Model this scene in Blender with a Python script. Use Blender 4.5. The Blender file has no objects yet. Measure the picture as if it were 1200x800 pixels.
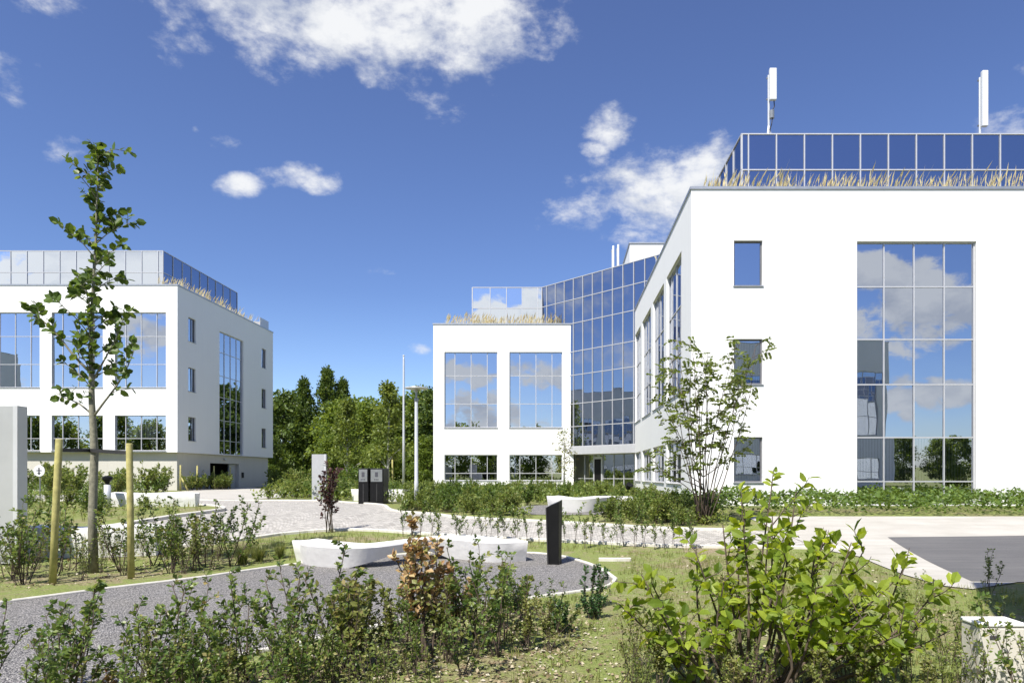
import bpy, math, random
import numpy as np
R = math.radians
SC = bpy.context.scene
COL = SC.collection
rng = np.random.default_rng(7)
random.seed(7)

# ------------------------------------------------------------------ camera
cam = bpy.data.cameras.new('camera')
cam.lens = 24.0; cam.sensor_width = 36.0
cam.shift_x = -0.0458; cam.shift_y = 0.130
cam.clip_start = 0.05; cam.clip_end = 6000
cam_o = bpy.data.objects.new('camera', cam); COL.objects.link(cam_o)
cam_o.location = (0, 0, 1.55); cam_o.rotation_euler = (R(90), 0, 0)
SC.camera = cam_o

# ------------------------------------------------------------------ exposure
SC.view_settings.view_transform = 'Standard'
SC.view_settings.look = 'None'
SC.view_settings.gamma = 1.0
SC.view_settings.use_curve_mapping = False
SC.view_settings.exposure = 0.80
SC.cycles.max_bounces = 8
SC.cycles.transparent_max_bounces = 12
SC.cycles.caustics_reflective = False
SC.cycles.caustics_refractive = False
SC.cycles.use_denoising = True

# ------------------------------------------------------------------ node helper
class NT:
    def __init__(s, tree): s.t = tree; s.n = tree.nodes; s.l = tree.links
    def new(s, typ, **kw):
        n = s.n.new(typ)
        for k, v in kw.items(): setattr(n, k, v)
        return n
    def put(s, sock, v):
        if hasattr(v, 'is_output'): s.l.new(v, sock)
        else: sock.default_value = v
    def m(s, op, a, b=None, c=None, clamp=False):
        n = s.new('ShaderNodeMath', operation=op, use_clamp=clamp)
        s.put(n.inputs[0], a)
        if b is not None: s.put(n.inputs[1], b)
        if c is not None: s.put(n.inputs[2], c)
        return n.outputs[0]
    def vm(s, op, a, b=None):
        n = s.new('ShaderNodeVectorMath', operation=op)
        s.put(n.inputs[0], a)
        if b is not None: s.put(n.inputs[1], b)
        return n.outputs[0]
    def xyz(s, v):
        n = s.new('ShaderNodeSeparateXYZ'); s.put(n.inputs[0], v); return n.outputs
    def comb(s, x, y, z):
        n = s.new('ShaderNodeCombineXYZ')
        for i, v in enumerate((x, y, z)): s.put(n.inputs[i], v)
        return n.outputs[0]
    def noise(s, vec, scale, detail=4, rough=.5, dist=0.0, out=0):
        n = s.new('ShaderNodeTexNoise')
        if vec is not None: s.put(n.inputs['Vector'], vec)
        n.inputs['Scale'].default_value = scale; n.inputs['Detail'].default_value = detail
        n.inputs['Roughness'].default_value = rough; n.inputs['Distortion'].default_value = dist
        return n.outputs[out]
    def voro(s, vec, scale, feature='F1', rnd=1.0):
        n = s.new('ShaderNodeTexVoronoi', feature=feature)
        if vec is not None: s.put(n.inputs['Vector'], vec)
        n.inputs['Scale'].default_value = scale; n.inputs['Randomness'].default_value = rnd
        return n
    def mix(s, f, a, b):
        n = s.new('ShaderNodeMix', data_type='RGBA')
        s.put(n.inputs[0], f); s.put(n.inputs[6], a); s.put(n.inputs[7], b)
        return n.outputs[2]
    def ramp(s, f, stops):
        n = s.new('ShaderNodeValToRGB'); e = n.color_ramp.elements
        while len(e) < len(stops): e.new(.5)
        for el, (p, c) in zip(e, stops): el.position = p; el.color = c
        s.put(n.inputs[0], f); return n.outputs[0]
    def rmap(s, v, a, b, c=0., d=1., smooth=False):
        n = s.new('ShaderNodeMapRange')
        if smooth: n.interpolation_type = 'SMOOTHSTEP'
        s.put(n.inputs[0], v)
        for i, x in enumerate((a, b, c, d)): n.inputs[i+1].default_value = x
        return n.outputs[0]
def c4(r, g, b): return (r, g, b, 1.0)

# ------------------------------------------------------------------ world: sky and clouds
SUN_EL, SUN_DX, SUN_DY = R(54), -0.44, -0.898       # the sun stands behind and left of the camera
world = bpy.data.worlds.new('World'); SC.world = world; world.use_nodes = True
w = NT(world.node_tree)
for n in list(w.n): w.n.remove(n)
sky = w.new('ShaderNodeTexSky', sky_type='NISHITA')
sky.sun_disc = False; sky.sun_elevation = SUN_EL
sky.sun_rotation = math.atan2(SUN_DX, SUN_DY)
sky.altitude = 200; sky.air_density = 1.0; sky.dust_density = 0.6; sky.ozone_density = 4.0
dirv = w.new('ShaderNodeTexCoord').outputs['Generated']
dx, dy, dz = w.xyz(dirv)
ay = w.m('MAXIMUM', w.m('ABSOLUTE', dy), 0.08)
uu = w.m('DIVIDE', dx, ay); vv = w.m('DIVIDE', dz, ay)
def blob_mask(blobs):
    out = None
    for (cu, cv, ru, rv, st) in blobs:
        a = w.m('DIVIDE', w.m('SUBTRACT', uu, cu), ru)
        b = w.m('DIVIDE', w.m('SUBTRACT', vv, cv), rv)
        d2 = w.m('MULTIPLY_ADD', a, a, w.m('MULTIPLY', b, b))
        mk = w.m('MULTIPLY_ADD', d2, -0.85, st)
        out = mk if out is None else w.m('MAXIMUM', out, mk)
    return w.m('MAXIMUM', out, -1.2)
front = blob_mask([                                     # (u, v) = tangents of azimuth and elevation seen from the place
    (-.360, .665, .210, .085, .98), (-.190, .670, .180, .130, 1.0), (-.54, .665, .07, .06, .60), (-.470, .695, .150, .060, .78), (-.275, .610, .080, .045, .60), (-.06, .66, .06, .09, .60),
    (-.83, .60, .035, .05, .30), (-.79, .565, .035, .04, .32), (-.745, .53, .035, .035, .30), (-.705, .495, .035, .03, .26), (-.665, .465, .03, .025, .20),
    (-.535, .640, .050, .045, .35), (-.740, .690, .10, .045, .55), (-.790, .590, .080, .085, .24), (-.700, .490, .10, .06, .12),
    (-.490, .487, .045, .026, .72), (-.462, .427, .048, .022, .66), (-.385, .440, .075, .028, .74), (-.352, .428, .042, .024, .74),
    (-.530, .505, .014, .012, .40), (.070, .508, .050, .042, .66), (.052, .478, .035, .020, .52), (.150, .395, .170, .080, .98), (.230, .440, .080, .060, .88), (.06, .405, .07, .03, .6),
    (.060, .395, .080, .024, .52), (.130, .365, .080, .035, .58), (.650, .515, .075, .040, .66), (.690, .575, .055, .075, .22),
    (-.200, .185, .035, .014, .30), (-.255, .300, .060, .02, .10)])
back = blob_mask([                                      # the sky behind the viewer, seen in the panes
    (-.700, .290, .270, .075, .85), (-.480, .300, .090, .060, .45), (.560, .235, .200, .070, .90), (.470, .290, .110, .045, .78), (.560, .120, .160, .035, .85),
    (-.110, .150, .150, .026, .80), (-.020, .142, .120, .024, .78), (-.130, .080, .130, .035, .78), (-.090, .240, .080, .045, .80), (-.60, .205, .16, .03, .7),
    (.270, .340, .035, .030, .45), (.200, .100, .240, .050, .35), (-.700, .140, .250, .030, .2)])
side = w.m('MULTIPLY_ADD', w.m('ABSOLUTE', w.m('SUBTRACT', dz, 0.17)), -4.5, 0.58)
isf = w.rmap(dy, 0.18, 0.30); isb = w.rmap(dy, -0.18, -0.30)
mask = w.m('ADD', w.m('ADD', w.m('MULTIPLY', front, isf), w.m('MULTIPLY', back, isb)),
           w.m('MULTIPLY', side, w.m('SUBTRACT', w.m('SUBTRACT', 1.0, isf), isb)))
nvec = w.comb(dx, dy, w.m('MULTIPLY', dz, 1.7))
n1 = w.noise(nvec, 8.0, 12, .60, .12)
n2 = w.noise(w.vm('ADD', nvec, (-.012, -.010, .045)), 8.0, 5, .58, .12)
n3 = w.noise(nvec, 24.0, 8, .62, .1)
raw = w.m('ADD', w.m('MULTIPLY', mask, .70), w.m('ADD', w.m('MULTIPLY', w.m('SUBTRACT', n1, .5), 2.2), w.m('MULTIPLY', w.m('SUBTRACT', n3, .5), 1.1)))
dens = w.m('ADD', w.m('MULTIPLY', w.rmap(raw, 0.08, 0.80, 0, 1, True), w.m('SUBTRACT', 1.0, isb)), w.m('MULTIPLY', w.rmap(raw, 0.14, 0.42, 0, 1, True), isb))
shade = w.m('ADD', .86, w.m('MULTIPLY', w.m('SUBTRACT', n1, n2), 2.6), clamp=True)
shade = w.m('SUBTRACT', shade, w.m('MULTIPLY', w.rmap(raw, .6, 1.5), .08))
cloudc = w.mix(w.rmap(shade, .45, .95), c4(3.2, 3.4, 3.8), c4(4.7, 4.75, 4.8))
hz = w.rmap(dz, 0.0, 0.62)
tint = w.ramp(hz, [(0, c4(.78, .82, .93)), (.40, c4(.57, .60, .755)), (1, c4(.59, .575, .735))])
skyc = w.new('ShaderNodeMix', data_type='RGBA', blend_type='MULTIPLY'); skyc.inputs[0].default_value = 1
w.l.new(sky.outputs[0], skyc.inputs[6]); w.l.new(tint, skyc.inputs[7])
final = w.mix(w.m('MULTIPLY', dens, .94), skyc.outputs[2], cloudc)
bg = w.new('ShaderNodeBackground'); bg.inputs[1].default_value = 0.118
w.l.new(final, bg.inputs[0])
wo = w.new('ShaderNodeOutputWorld'); w.l.new(bg.outputs[0], wo.inputs[0])

sun = bpy.data.lights.new('sun', 'SUN'); sun.energy = 4.6; sun.angle = R(.5); sun.color = (1.0, .955, .88)
sun_o = bpy.data.objects.new('sun', sun); COL.objects.link(sun_o)
from mathutils import Vector
sd = Vector((SUN_DX*math.cos(SUN_EL), SUN_DY*math.cos(SUN_EL), math.sin(SUN_EL)))
sun_o.rotation_euler = sd.to_track_quat('Z', 'Y').to_euler(); sun_o.location = (-20, -40, 60)

# ------------------------------------------------------------------ mesh helpers
class MB:
    """collects faces, then builds ONE mesh object"""
    def __init__(s): s.v = []; s.f = []; s.mi = []; s.cur = 0
    def quad(s, *p):
        i = len(s.v); s.v += [tuple(q) for q in p]; s.f.append(tuple(range(i, i+len(p)))); s.mi.append(s.cur)
    def hexa(s, b, t):
        i = len(s.v); s.v += [tuple(p) for p in b] + [tuple(p) for p in t]; n = len(b)
        s.f.append(tuple(i+k for k in reversed(range(n)))); s.f.append(tuple(i+n+k for k in range(n)))
        for k in range(n): s.f.append((i+k, i+(k+1) % n, i+n+(k+1) % n, i+n+k))
        s.mi += [s.cur]*(n+2)
    def box(s, x0, x1, y0, y1, z0, z1):
        s.hexa([(x0,y0,z0),(x1,y0,z0),(x1,y1,z0),(x0,y1,z0)], [(x0,y0,z1),(x1,y0,z1),(x1,y1,z1),(x0,y1,z1)])
    def obox(s, F, u0, u1, d0, d1, z0, z1):
        p = F.p
        s.hexa([p(u0,d0,z0),p(u1,d0,z0),p(u1,d1,z0),p(u0,d1,z0)], [p(u0,d0,z1),p(u1,d0,z1),p(u1,d1,z1),p(u0,d1,z1)])
    def tube(s, pts, rad, n=6, cap=True):
        pts = np.asarray(pts, float); k = len(pts)
        if np.isscalar(rad): rad = [rad]*k
        T = np.gradient(pts, axis=0); T /= np.linalg.norm(T, axis=1)[:, None] + 1e-9
        ref = np.array((0, 1., 0)) if abs(T[0][2]) > .7 else np.array((0, 0, 1.))
        base = len(s.v)
        for i in range(k):
            a = np.cross(T[i], ref); a /= np.linalg.norm(a) + 1e-9; b = np.cross(T[i], a)
            for j in range(n):
                th = 2*math.pi*j/n
                s.v.append(tuple(pts[i] + rad[i]*(math.cos(th)*a + math.sin(th)*b)))
        for i in range(k-1):
            for j in range(n):
                s.f.append((base+i*n+j, base+i*n+(j+1) % n, base+(i+1)*n+(j+1) % n, base+(i+1)*n+j)); s.mi.append(s.cur)
        if cap:
            s.f.append(tuple(base+(k-1)*n+j for j in range(n))); s.mi.append(s.cur)
            s.f.append(tuple(base+j for j in reversed(range(n)))); s.mi.append(s.cur)
    def lathe(s, prof, cx=0, cy=0, n=20):
        base = len(s.v)
        for (r, z) in prof:
            for j in range(n):
                a = 2*math.pi*j/n; s.v.append((cx+r*math.cos(a), cy+r*math.sin(a), z))
        for i in range(len(prof)-1):
            for j in range(n):
                s.f.append((base+i*n+j, base+i*n+(j+1) % n, base+(i+1)*n+(j+1) % n, base+(i+1)*n+j)); s.mi.append(s.cur)
        s.f.append(tuple(base+(len(prof)-1)*n+j for j in range(n))); s.mi.append(s.cur)
        s.f.append(tuple(base+j for j in reversed(range(n)))); s.mi.append(s.cur)
    def leaves(s, V, Fc):
        base = len(s.v); s.v += [tuple(x) for x in V.tolist()]
        s.f += [tuple(base+q for q in f) for f in Fc]; s.mi += [s.cur]*len(Fc)
    def mesh(s, name, mats, smooth=False):
        me = bpy.data.meshes.new(name); me.from_pydata(s.v, [], s.f)
        for m in (mats if isinstance(mats, (list, tuple)) else [mats]): me.materials.append(m)
        if any(s.mi): me.polygons.foreach_set('material_index', s.mi)
        if smooth: me.polygons.foreach_set('use_smooth', [True]*len(me.polygons))
        me.update(); return me
    def build(s, name, mats, parent=None, smooth=False, at=None, bevel=0):
        o = bpy.data.objects.new(name, s.mesh(name, mats, smooth)); COL.objects.link(o)
        if parent is not None:
            o.parent = parent
            if at == 'world': o.location = -world_loc(parent)
        elif at is not None and at != 'world': o.location = at
        if bevel:
            b = o.modifiers.new('bevel', 'BEVEL'); b.width = bevel; b.segments = 2; b.limit_method = 'ANGLE'
        return o
def world_loc(o):
    v = Vector(o.location)
    while o.parent: o = o.parent; v += Vector(o.location)
    return v
def tag(o, label, cat, group=None, kind=None):
    o['label'] = label; o['category'] = cat
    if group: o['group'] = group
    if kind: o['kind'] = kind
    return o
def thing(name, label, cat, loc=(0,0,0), group=None, rz=0):
    o = bpy.data.objects.new(name, None); COL.objects.link(o); o.location = loc; o.rotation_euler = (0, 0, rz)
    o.empty_display_size = .2
    return tag(o, label, cat, group)
def copy_tree(o, parent=None):
    c = o.copy(); COL.objects.link(c)
    if parent is not None: c.parent = parent
    for ch in list(o.children): copy_tree(ch, c)
    return c
class Fr:
    """a facade frame: u runs along the wall, d outwards, z up"""
    def __init__(s, ox, oy, ux, uy, nx, ny): s.a = (ox, oy, ux, uy, nx, ny)
    def p(s, u, d, z):
        ox, oy, ux, uy, nx, ny = s.a; return (ox+ux*u+nx*d, oy+uy*u+ny*d, z)

# ------------------------------------------------------------------ materials
def mat(name):
    m = bpy.data.materials.new(name); m.use_nodes = True
    t = NT(m.node_tree); b = t.n['Principled BSDF']; return m, t, b
def pos(t): return t.new('ShaderNodeNewGeometry').outputs['Position']
def bump(t, b, h, strength, dist=.01):
    n = t.new('ShaderNodeBump'); n.inputs['Strength'].default_value = strength; n.inputs['Distance'].default_value = dist
    t.put(n.inputs['Height'], h); t.l.new(n.outputs[0], b.inputs['Normal'])
def simple(name, col, rough=.5, metal=0., var=.12, scale=6, bmp=0., spec=.5):
    m, t, b = mat(name); p = pos(t)
    n = t.noise(p, scale, 5, .6)
    lo = c4(*[x*(1-var) for x in col]); hi = c4(*[min(1, x*(1+var)) for x in col])
    t.l.new(t.mix(t.rmap(n, .3, .7), lo, hi), b.inputs['Base Color'])
    b.inputs['Roughness'].default_value = rough; b.inputs['Metallic'].default_value = metal
    b.inputs['Specular IOR Level'].default_value = spec
    if bmp: bump(t, b, t.noise(p, scale*12, 3), bmp, .004)
    return m
def wall_mat(name, col, streak=.06):
    m, t, b = mat(name); p = pos(t); x, y, z = t.xyz(p)
    n = t.noise(p, .35, 4, .55)
    st = t.noise(t.comb(t.m('MULTIPLY', x, 5.0), t.m('MULTIPLY', y, 5.0), t.m('MULTIPLY', z, .22)), 1.0, 4, .6)
    f = t.m('ADD', t.m('MULTIPLY', t.rmap(n, .3, .7), .5), t.m('MULTIPLY', t.rmap(st, .5, .8), .5))
    t.l.new(t.mix(f, c4(*col), c4(*[q*(1-streak) for q in col])), b.inputs['Base Color'])
    b.inputs['Roughness'].default_value = .85; b.inputs['Specular IOR Level'].default_value = .25
    bump(t, b, t.noise(p, 60, 3), .12, .003)
    return m
def glass_mat(name, tintc, refl, back, wav=.0022):
    """sun-control pane: a coated mirror over a tinted see-through or dark body"""
    m, t, b = mat(name); t.n.remove(b); p = pos(t)
    bm = t.new('ShaderNodeBump'); bm.inputs['Strength'].default_value = 1.0; bm.inputs['Distance'].default_value = wav
    t.put(bm.inputs['Height'], t.noise(p, .9, 1, .4))
    g = t.new('ShaderNodeBsdfGlossy'); g.inputs['Roughness'].default_value = .004; g.inputs['Color'].default_value = c4(*tintc)
    t.l.new(bm.outputs[0], g.inputs['Normal'])
    if back == 'clear':
        d = t.new('ShaderNodeBsdfTransparent'); d.inputs[0].default_value = c4(.50, .54, .56)
    else:
        d = t.new('ShaderNodeBsdfDiffuse'); d.inputs[0].default_value = c4(*back)
    fr = t.new('ShaderNodeFresnel'); fr.inputs[0].default_value = 1.5
    f = t.m('ADD', refl, t.m('MULTIPLY', fr.outputs[0], 1-refl), clamp=True)
    mx = t.new('ShaderNodeMixShader'); t.put(mx.inputs[0], f)
    t.l.new(d.outputs[0], mx.inputs[1]); t.l.new(g.outputs[0], mx.inputs[2])
    t.l.new(mx.outputs[0], t.n['Material Output'].inputs[0])
    return m
def leaf_mat(name, stops, trans=.35, rough=.42, spec=.35):
    m, t, b = mat(name)
    ge = t.new('ShaderNodeNewGeometry'); oi = t.new('ShaderNodeObjectInfo')
    f = t.m('FRACT', t.m('ADD', ge.outputs['Random Per Island'], t.m('MULTIPLY', oi.outputs['Random'], .0)))
    f = t.m('ADD', t.m('MULTIPLY', f, .8), t.m('MULTIPLY', oi.outputs['Random'], .2))
    c = t.ramp(f, stops)
    t.l.new(c, b.inputs['Base Color']); b.inputs['Roughness'].default_value = rough; b.inputs['Specular IOR Level'].default_value = spec
    tr = t.new('ShaderNodeBsdfTranslucent')
    hs = t.new('ShaderNodeHueSaturation'); hs.inputs['Hue'].default_value = .48; hs.inputs['Saturation'].default_value = 1.1; hs.inputs['Value'].default_value = 1.5
    t.l.new(c, hs.inputs['Color']); t.l.new(hs.outputs[0], tr.inputs[0])
    mx = t.new('ShaderNodeMixShader'); mx.inputs[0].default_value = trans
    t.l.new(b.outputs[0], mx.inputs[1]); t.l.new(tr.outputs[0], mx.inputs[2])
    t.l.new(mx.outputs[0], t.n['Material Output'].inputs[0])
    return m

M = {}
M['white'] = wall_mat('white render', (.80, .80, .79))
M['beige'] = wall_mat('beige plinth render', (.55, .53, .47), .12)
M['coping'] = simple('aluminium coping', (.42, .43, .44), .4, .7)
M['frame'] = simple('pale aluminium frame', (.52, .52, .53), .4, .3, .05)
M['dark_frame'] = simple('shadow grey frame', (.16, .16, .17), .5, .2)
M['roof'] = simple('roof gravel', (.32, .31, .29), .9, 0, .3, 20)
M['pane'] = glass_mat('sun control pane', (.78, .83, .92), .60, 'clear')
M['pane_curtain'] = glass_mat('blue curtain wall pane', (.54, .60, .74), .62, (.014, .017, .024))
M['pane_roof'] = glass_mat('dark blue roof storey pane', (.46, .53, .68), .62, (.012, .015, .026))
M['pane_cloudlit'] = glass_mat('cloud-lit copy of roof storey pane', (.90, .94, .98), .80, (.10, .11, .12))  # bright copy of the roof storey glass; cloud reflection put into its tint
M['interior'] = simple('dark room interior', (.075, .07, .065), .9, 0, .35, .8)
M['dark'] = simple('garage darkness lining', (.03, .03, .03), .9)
M['blind'] = simple('pale vertical blind fabric', (.80, .80, .80), .8, 0, .05)
M['concrete'] = simple('pale concrete', (.56, .53, .47), .85, 0, .10, 3, .3)
def bench_mat():
    m, t, b = mat('white cast concrete'); p = pos(t)
    n = t.noise(p, 3.0, 6, .65); n2 = t.noise(p, 9, 5, .6); v = t.voro(p, 70, 'F1')
    c = t.mix(t.rmap(n, .35, .75), c4(.80, .79, .77), c4(.68, .67, .64))
    pits = t.m('MULTIPLY', t.rmap(v.outputs['Distance'], .16, .08), t.rmap(n2, .48, .6))
    t.l.new(t.mix(t.m('MULTIPLY', pits, .5), c, c4(.34, .33, .31)), b.inputs['Base Color']); b.inputs['Roughness'].default_value = .8
    bump(t, b, t.m('SUBTRACT', n2, t.m('MULTIPLY', pits, .3)), .6, .012); return m
M['bench'] = bench_mat()
M['kerb'] = simple('pale kerb stone', (.55, .53, .47), .85, 0, .14, 8, .3)
M['black'] = simple('black powder coat', (.008, .008, .008), .45, 0, .2, spec=.2)
M['blackm'] = simple('soft black and lit post side', (.03, .029, .029), .5, 0., spec=.25)
M['grey_panel'] = simple('light grey metal panel', (.44, .445, .44), .45, .25, .05, 2)
M['edge_panel'] = simple('pale panel edge', (.55, .555, .56), .45, .2, .05, 2)
M['silver'] = simple('silver plate', (.30, .31, .30), .35, .6)
M['lampmetal'] = simple('white lacquered metal', (.62, .63, .63), .35, .3, .04)
M['signwhite'] = simple('sign white', (.80, .80, .80), .4)
M['ink'] = simple('dark ink', (.06, .06, .07), .5)
M['bark'] = simple('grey green bark', (.21, .20, .145), .9, 0, .35, 18, .8)
M['bark_dark'] = simple('dark twig bark', (.085, .062, .045), .9, 0, .3, 30, .6)
M['bark_pale'] = simple('pale birch bark', (.42, .41, .38), .85, 0, .3, 14, .4)
M['stake'] = simple('yellow green treated timber', (.37, .335, .12), .8, 0, .3, 9, .6)
M['rubber'] = simple('black rubber tie', (.02, .02, .02), .7)
M['antenna'] = simple('pale grey antenna plastic', (.66, .67, .67), .45, 0, .04)
M['straw'] = leaf_mat('straw plume', [(0, c4(.58,.52,.32)), (.5, c4(.74,.67,.44)), (1, c4(.48,.47,.24))], .35)
M['leaf_linden'] = leaf_mat('linden leaf', [(0, c4(.040,.072,.014)), (.6, c4(.085,.140,.026)), (1, c4(.16,.23,.045))], .42)
M['leaf_shrub'] = leaf_mat('evergreen shrub leaf', [(0, c4(.048,.092,.020)), (.5, c4(.120,.185,.042)), (.82, c4(.21,.26,.065)), (.93, c4(.32,.29,.10)), (1, c4(.34,.22,.10))], .38, .38, .4)
M['leaf_olive'] = leaf_mat('olive shrub leaf', [(0, c4(.075,.10,.024)), (.5, c4(.165,.195,.048)), (.8, c4(.28,.28,.09)), (1, c4(.40,.32,.15))], .36)
M['leaf_brown'] = leaf_mat('withered leaf', [(0, c4(.26,.13,.05)), (.35, c4(.40,.25,.11)), (.65, c4(.46,.36,.18)), (.8, c4(.30,.29,.09)), (1, c4(.13,.16,.04))], .25)
M['leaf_red'] = leaf_mat('purple leaf', [(0, c4(.035,.015,.016)), (.6, c4(.075,.032,.028)), (1, c4(.12,.07,.045))], .2)
M['leaf_bright'] = leaf_mat('bright broad leaf', [(0, c4(.065,.115,.014)), (.45, c4(.175,.255,.030)), (1, c4(.38,.46,.065))], .55)
M['leaf_ash'] = leaf_mat('ash leaf', [(0, c4(.085,.12,.024)), (.6, c4(.165,.215,.045)), (1, c4(.26,.31,.09))], .45)
M['leaf_wood'] = leaf_mat('woodland leaf', [(0, c4(.055,.092,.018)), (.5, c4(.13,.19,.032)), (1, c4(.24,.31,.06))], .45)
M['leaf_poplar'] = leaf_mat('poplar leaf', [(0, c4(.040,.070,.018)), (.5, c4(.092,.140,.030)), (1, c4(.17,.23,.05))], .4)
M['leaf_cover'] = leaf_mat('ground cover leaf', [(0, c4(.045,.085,.016)), (.5, c4(.10,.165,.028)), (1, c4(.18,.25,.05))], .32)
M['leaf_bed'] = leaf_mat('fresh bed leaf', [(0, c4(.065,.105,.022)), (.5, c4(.15,.205,.042)), (.85, c4(.25,.29,.075)), (1, c4(.36,.34,.13))], .40)
M['leaf_conifer'] = leaf_mat('dwarf conifer needle', [(0, c4(.025,.060,.020)), (.6, c4(.055,.115,.034)), (1, c4(.11,.18,.05))], .15)
M['grass'] = leaf_mat('grass blade', [(0, c4(.10,.14,.03)), (.5, c4(.19,.22,.055)), (1, c4(.34,.31,.13))], .4)
M['fleaf'] = leaf_mat('litter chip', [(0, c4(.07,.05,.03)), (.4, c4(.20,.15,.085)), (.7, c4(.38,.33,.22)), (.92, c4(.50,.46,.37)), (1, c4(.62,.60,.54))], .0, .8, .2)

def ground_mat():
    m, t, b = mat('dry planted soil'); p = pos(t)
    n1 = t.noise(p, .55, 5, .6); n2 = t.noise(p, 5.0, 6, .65); n3 = t.noise(p, 38, 4, .7)
    soil = t.mix(t.rmap(n3, .3, .7), c4(.15, .115, .07), c4(.40, .335, .215))
    moss = t.mix(t.rmap(n3, .3, .7), c4(.11, .145, .038), c4(.29, .33, .10))
    c = t.mix(t.rmap(t.m('ADD', t.m('MULTIPLY', n1, .55), t.m('MULTIPLY', n2, .45)), .40, .52), soil, moss)
    v = t.voro(p, 46, 'F1'); chips = t.m('MULTIPLY', t.rmap(v.outputs['Distance'], .26, .20), t.rmap(t.noise(p, 2.2, 3), .50, .62))
    c = t.mix(t.m('MULTIPLY', chips, .7), c, c4(.52, .48, .38))
    x, y, z = t.xyz(p)
    far = t.rmap(y, 16, 26); c = t.mix(t.m('MULTIPLY', far, .6), c, t.mix(t.rmap(n2, .35, .65), c4(.09, .12, .03), c4(.24, .25, .09)))
    t.l.new(c, b.inputs['Base Color']); b.inputs['Roughness'].default_value = .95; b.inputs['Specular IOR Level'].default_value = .15
    bump(t, b, t.m('ADD', t.m('MULTIPLY', n2, 1.2), t.m('MULTIPLY', n3, .8)), .9, .035)
    return m
M['ground'] = ground_mat()
def gravel_mat():
    m, t, b = mat('grey gravel'); p = pos(t)
    v = t.voro(p, 64, 'F1'); v2 = t.voro(p, 120, 'F1')
    c = t.ramp(t.xyz(v.outputs['Color'])[0], [(0, c4(.155,.148,.14)), (.5, c4(.295,.28,.265)), (.85, c4(.41,.39,.37)), (1, c4(.55,.52,.48))])
    c = t.mix(t.rmap(v.outputs['Distance'], .5, .75), c, c4(.06, .06, .063))
    c = t.mix(t.m('MULTIPLY', t.rmap(t.noise(p, .8, 4), .45, .75), .35), c, c4(.25, .23, .19))
    t.l.new(c, b.inputs['Base Color']); b.inputs['Roughness'].default_value = .9
    bump(t, b, t.m('SUBTRACT', 1.0, t.m('ADD', v.outputs['Distance'], t.m('MULTIPLY', v2.outputs['Distance'], .3))), 1.0, .022)
    return m
M['gravel'] = gravel_mat()
def cobble_mat():
    m, t, b = mat('grey granite setts in fans'); p = pos(t); x, y, z = t.xyz(p)
    W = 1.5
    lx = t.m('SUBTRACT', t.m('PINGPONG', t.m('ADD', x, 30.0), W/2), 0.0)
    dxx = t.m('SUBTRACT', lx, W/4)
    arc = t.m('MULTIPLY', t.m('MULTIPLY', lx, lx), .95)
    yy = t.m('ADD', y, arc)
    br = t.new('ShaderNodeTexBrick'); br.offset = .5
    wob = t.noise(p, 6, 2, .5, 0, 1)
    t.put(br.inputs['Vector'], t.vm('ADD', t.comb(x, yy, 0.0), t.vm('MULTIPLY', wob, (.035, .035, 0))))
    for k, vv_ in (('Scale', 1.0), ('Mortar Size', .010), ('Mortar Smooth', .5), ('Bias', 0.0), ('Brick Width', .125), ('Row Height', .115)): br.inputs[k].default_value = vv_
    br.inputs['Color1'].default_value = c4(.0, .0, .0); br.inputs['Color2'].default_value = c4(1, 1, 1); br.inputs['Mortar'].default_value = c4(.5, .5, .5)
    rowf = t.m('PINGPONG', t.m('DIVIDE', yy, .23), .5)
    stone = t.ramp(t.xyz(br.outputs['Color'])[0], [(0, c4(.25,.235,.21)), (.5, c4(.39,.37,.33)), (1, c4(.52,.49,.44))])
    big = t.rmap(t.noise(p, .35, 4), .3, .7)
    arcs = t.m('MULTIPLY', t.rmap(t.m('PINGPONG', t.m('ADD', yy, 20.0), .6), .52, .57), t.rmap(y, 14.5, 17))
    stone = t.mix(t.m('MULTIPLY', big, .25), stone, c4(.44, .42, .375))
    stone = t.mix(t.m('MULTIPLY', arcs, .55), stone, c4(.52, .50, .455))
    c = t.mix(br.outputs['Fac'], stone, c4(.25, .235, .20))
    t.l.new(c, b.inputs['Base Color']); b.inputs['Roughness'].default_value = .8
    bump(t, b, t.m('SUBTRACT', t.m('MULTIPLY', t.noise(p, 30, 3), .3), br.outputs['Fac']), .8, .012)
    return m
M['cobble'] = cobble_mat()
def asphalt_mat():
    m, t, b = mat('grey asphalt'); p = pos(t)
    n = t.noise(p, 90, 3, .7); n2 = t.noise(p, .5, 5, .6)
    x, y, z = t.xyz(p); st = t.noise(t.comb(t.m('MULTIPLY', x, .5), t.m('MULTIPLY', y, 5.), 0.), 1., 4)
    c = t.mix(t.rmap(n, .3, .7), c4(.060, .060, .064), c4(.125, .122, .122))
    c = t.mix(t.m('MULTIPLY', t.rmap(t.m('ADD', t.m('MULTIPLY', n2, .5), t.m('MULTIPLY', st, .5)), .42, .66), .5), c, c4(.155, .15, .145))
    t.l.new(c, b.inputs['Base Color']); b.inputs['Roughness'].default_value = .9
    bump(t, b, n, .6, .006)
    return m
M['asphalt'] = asphalt_mat()
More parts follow.
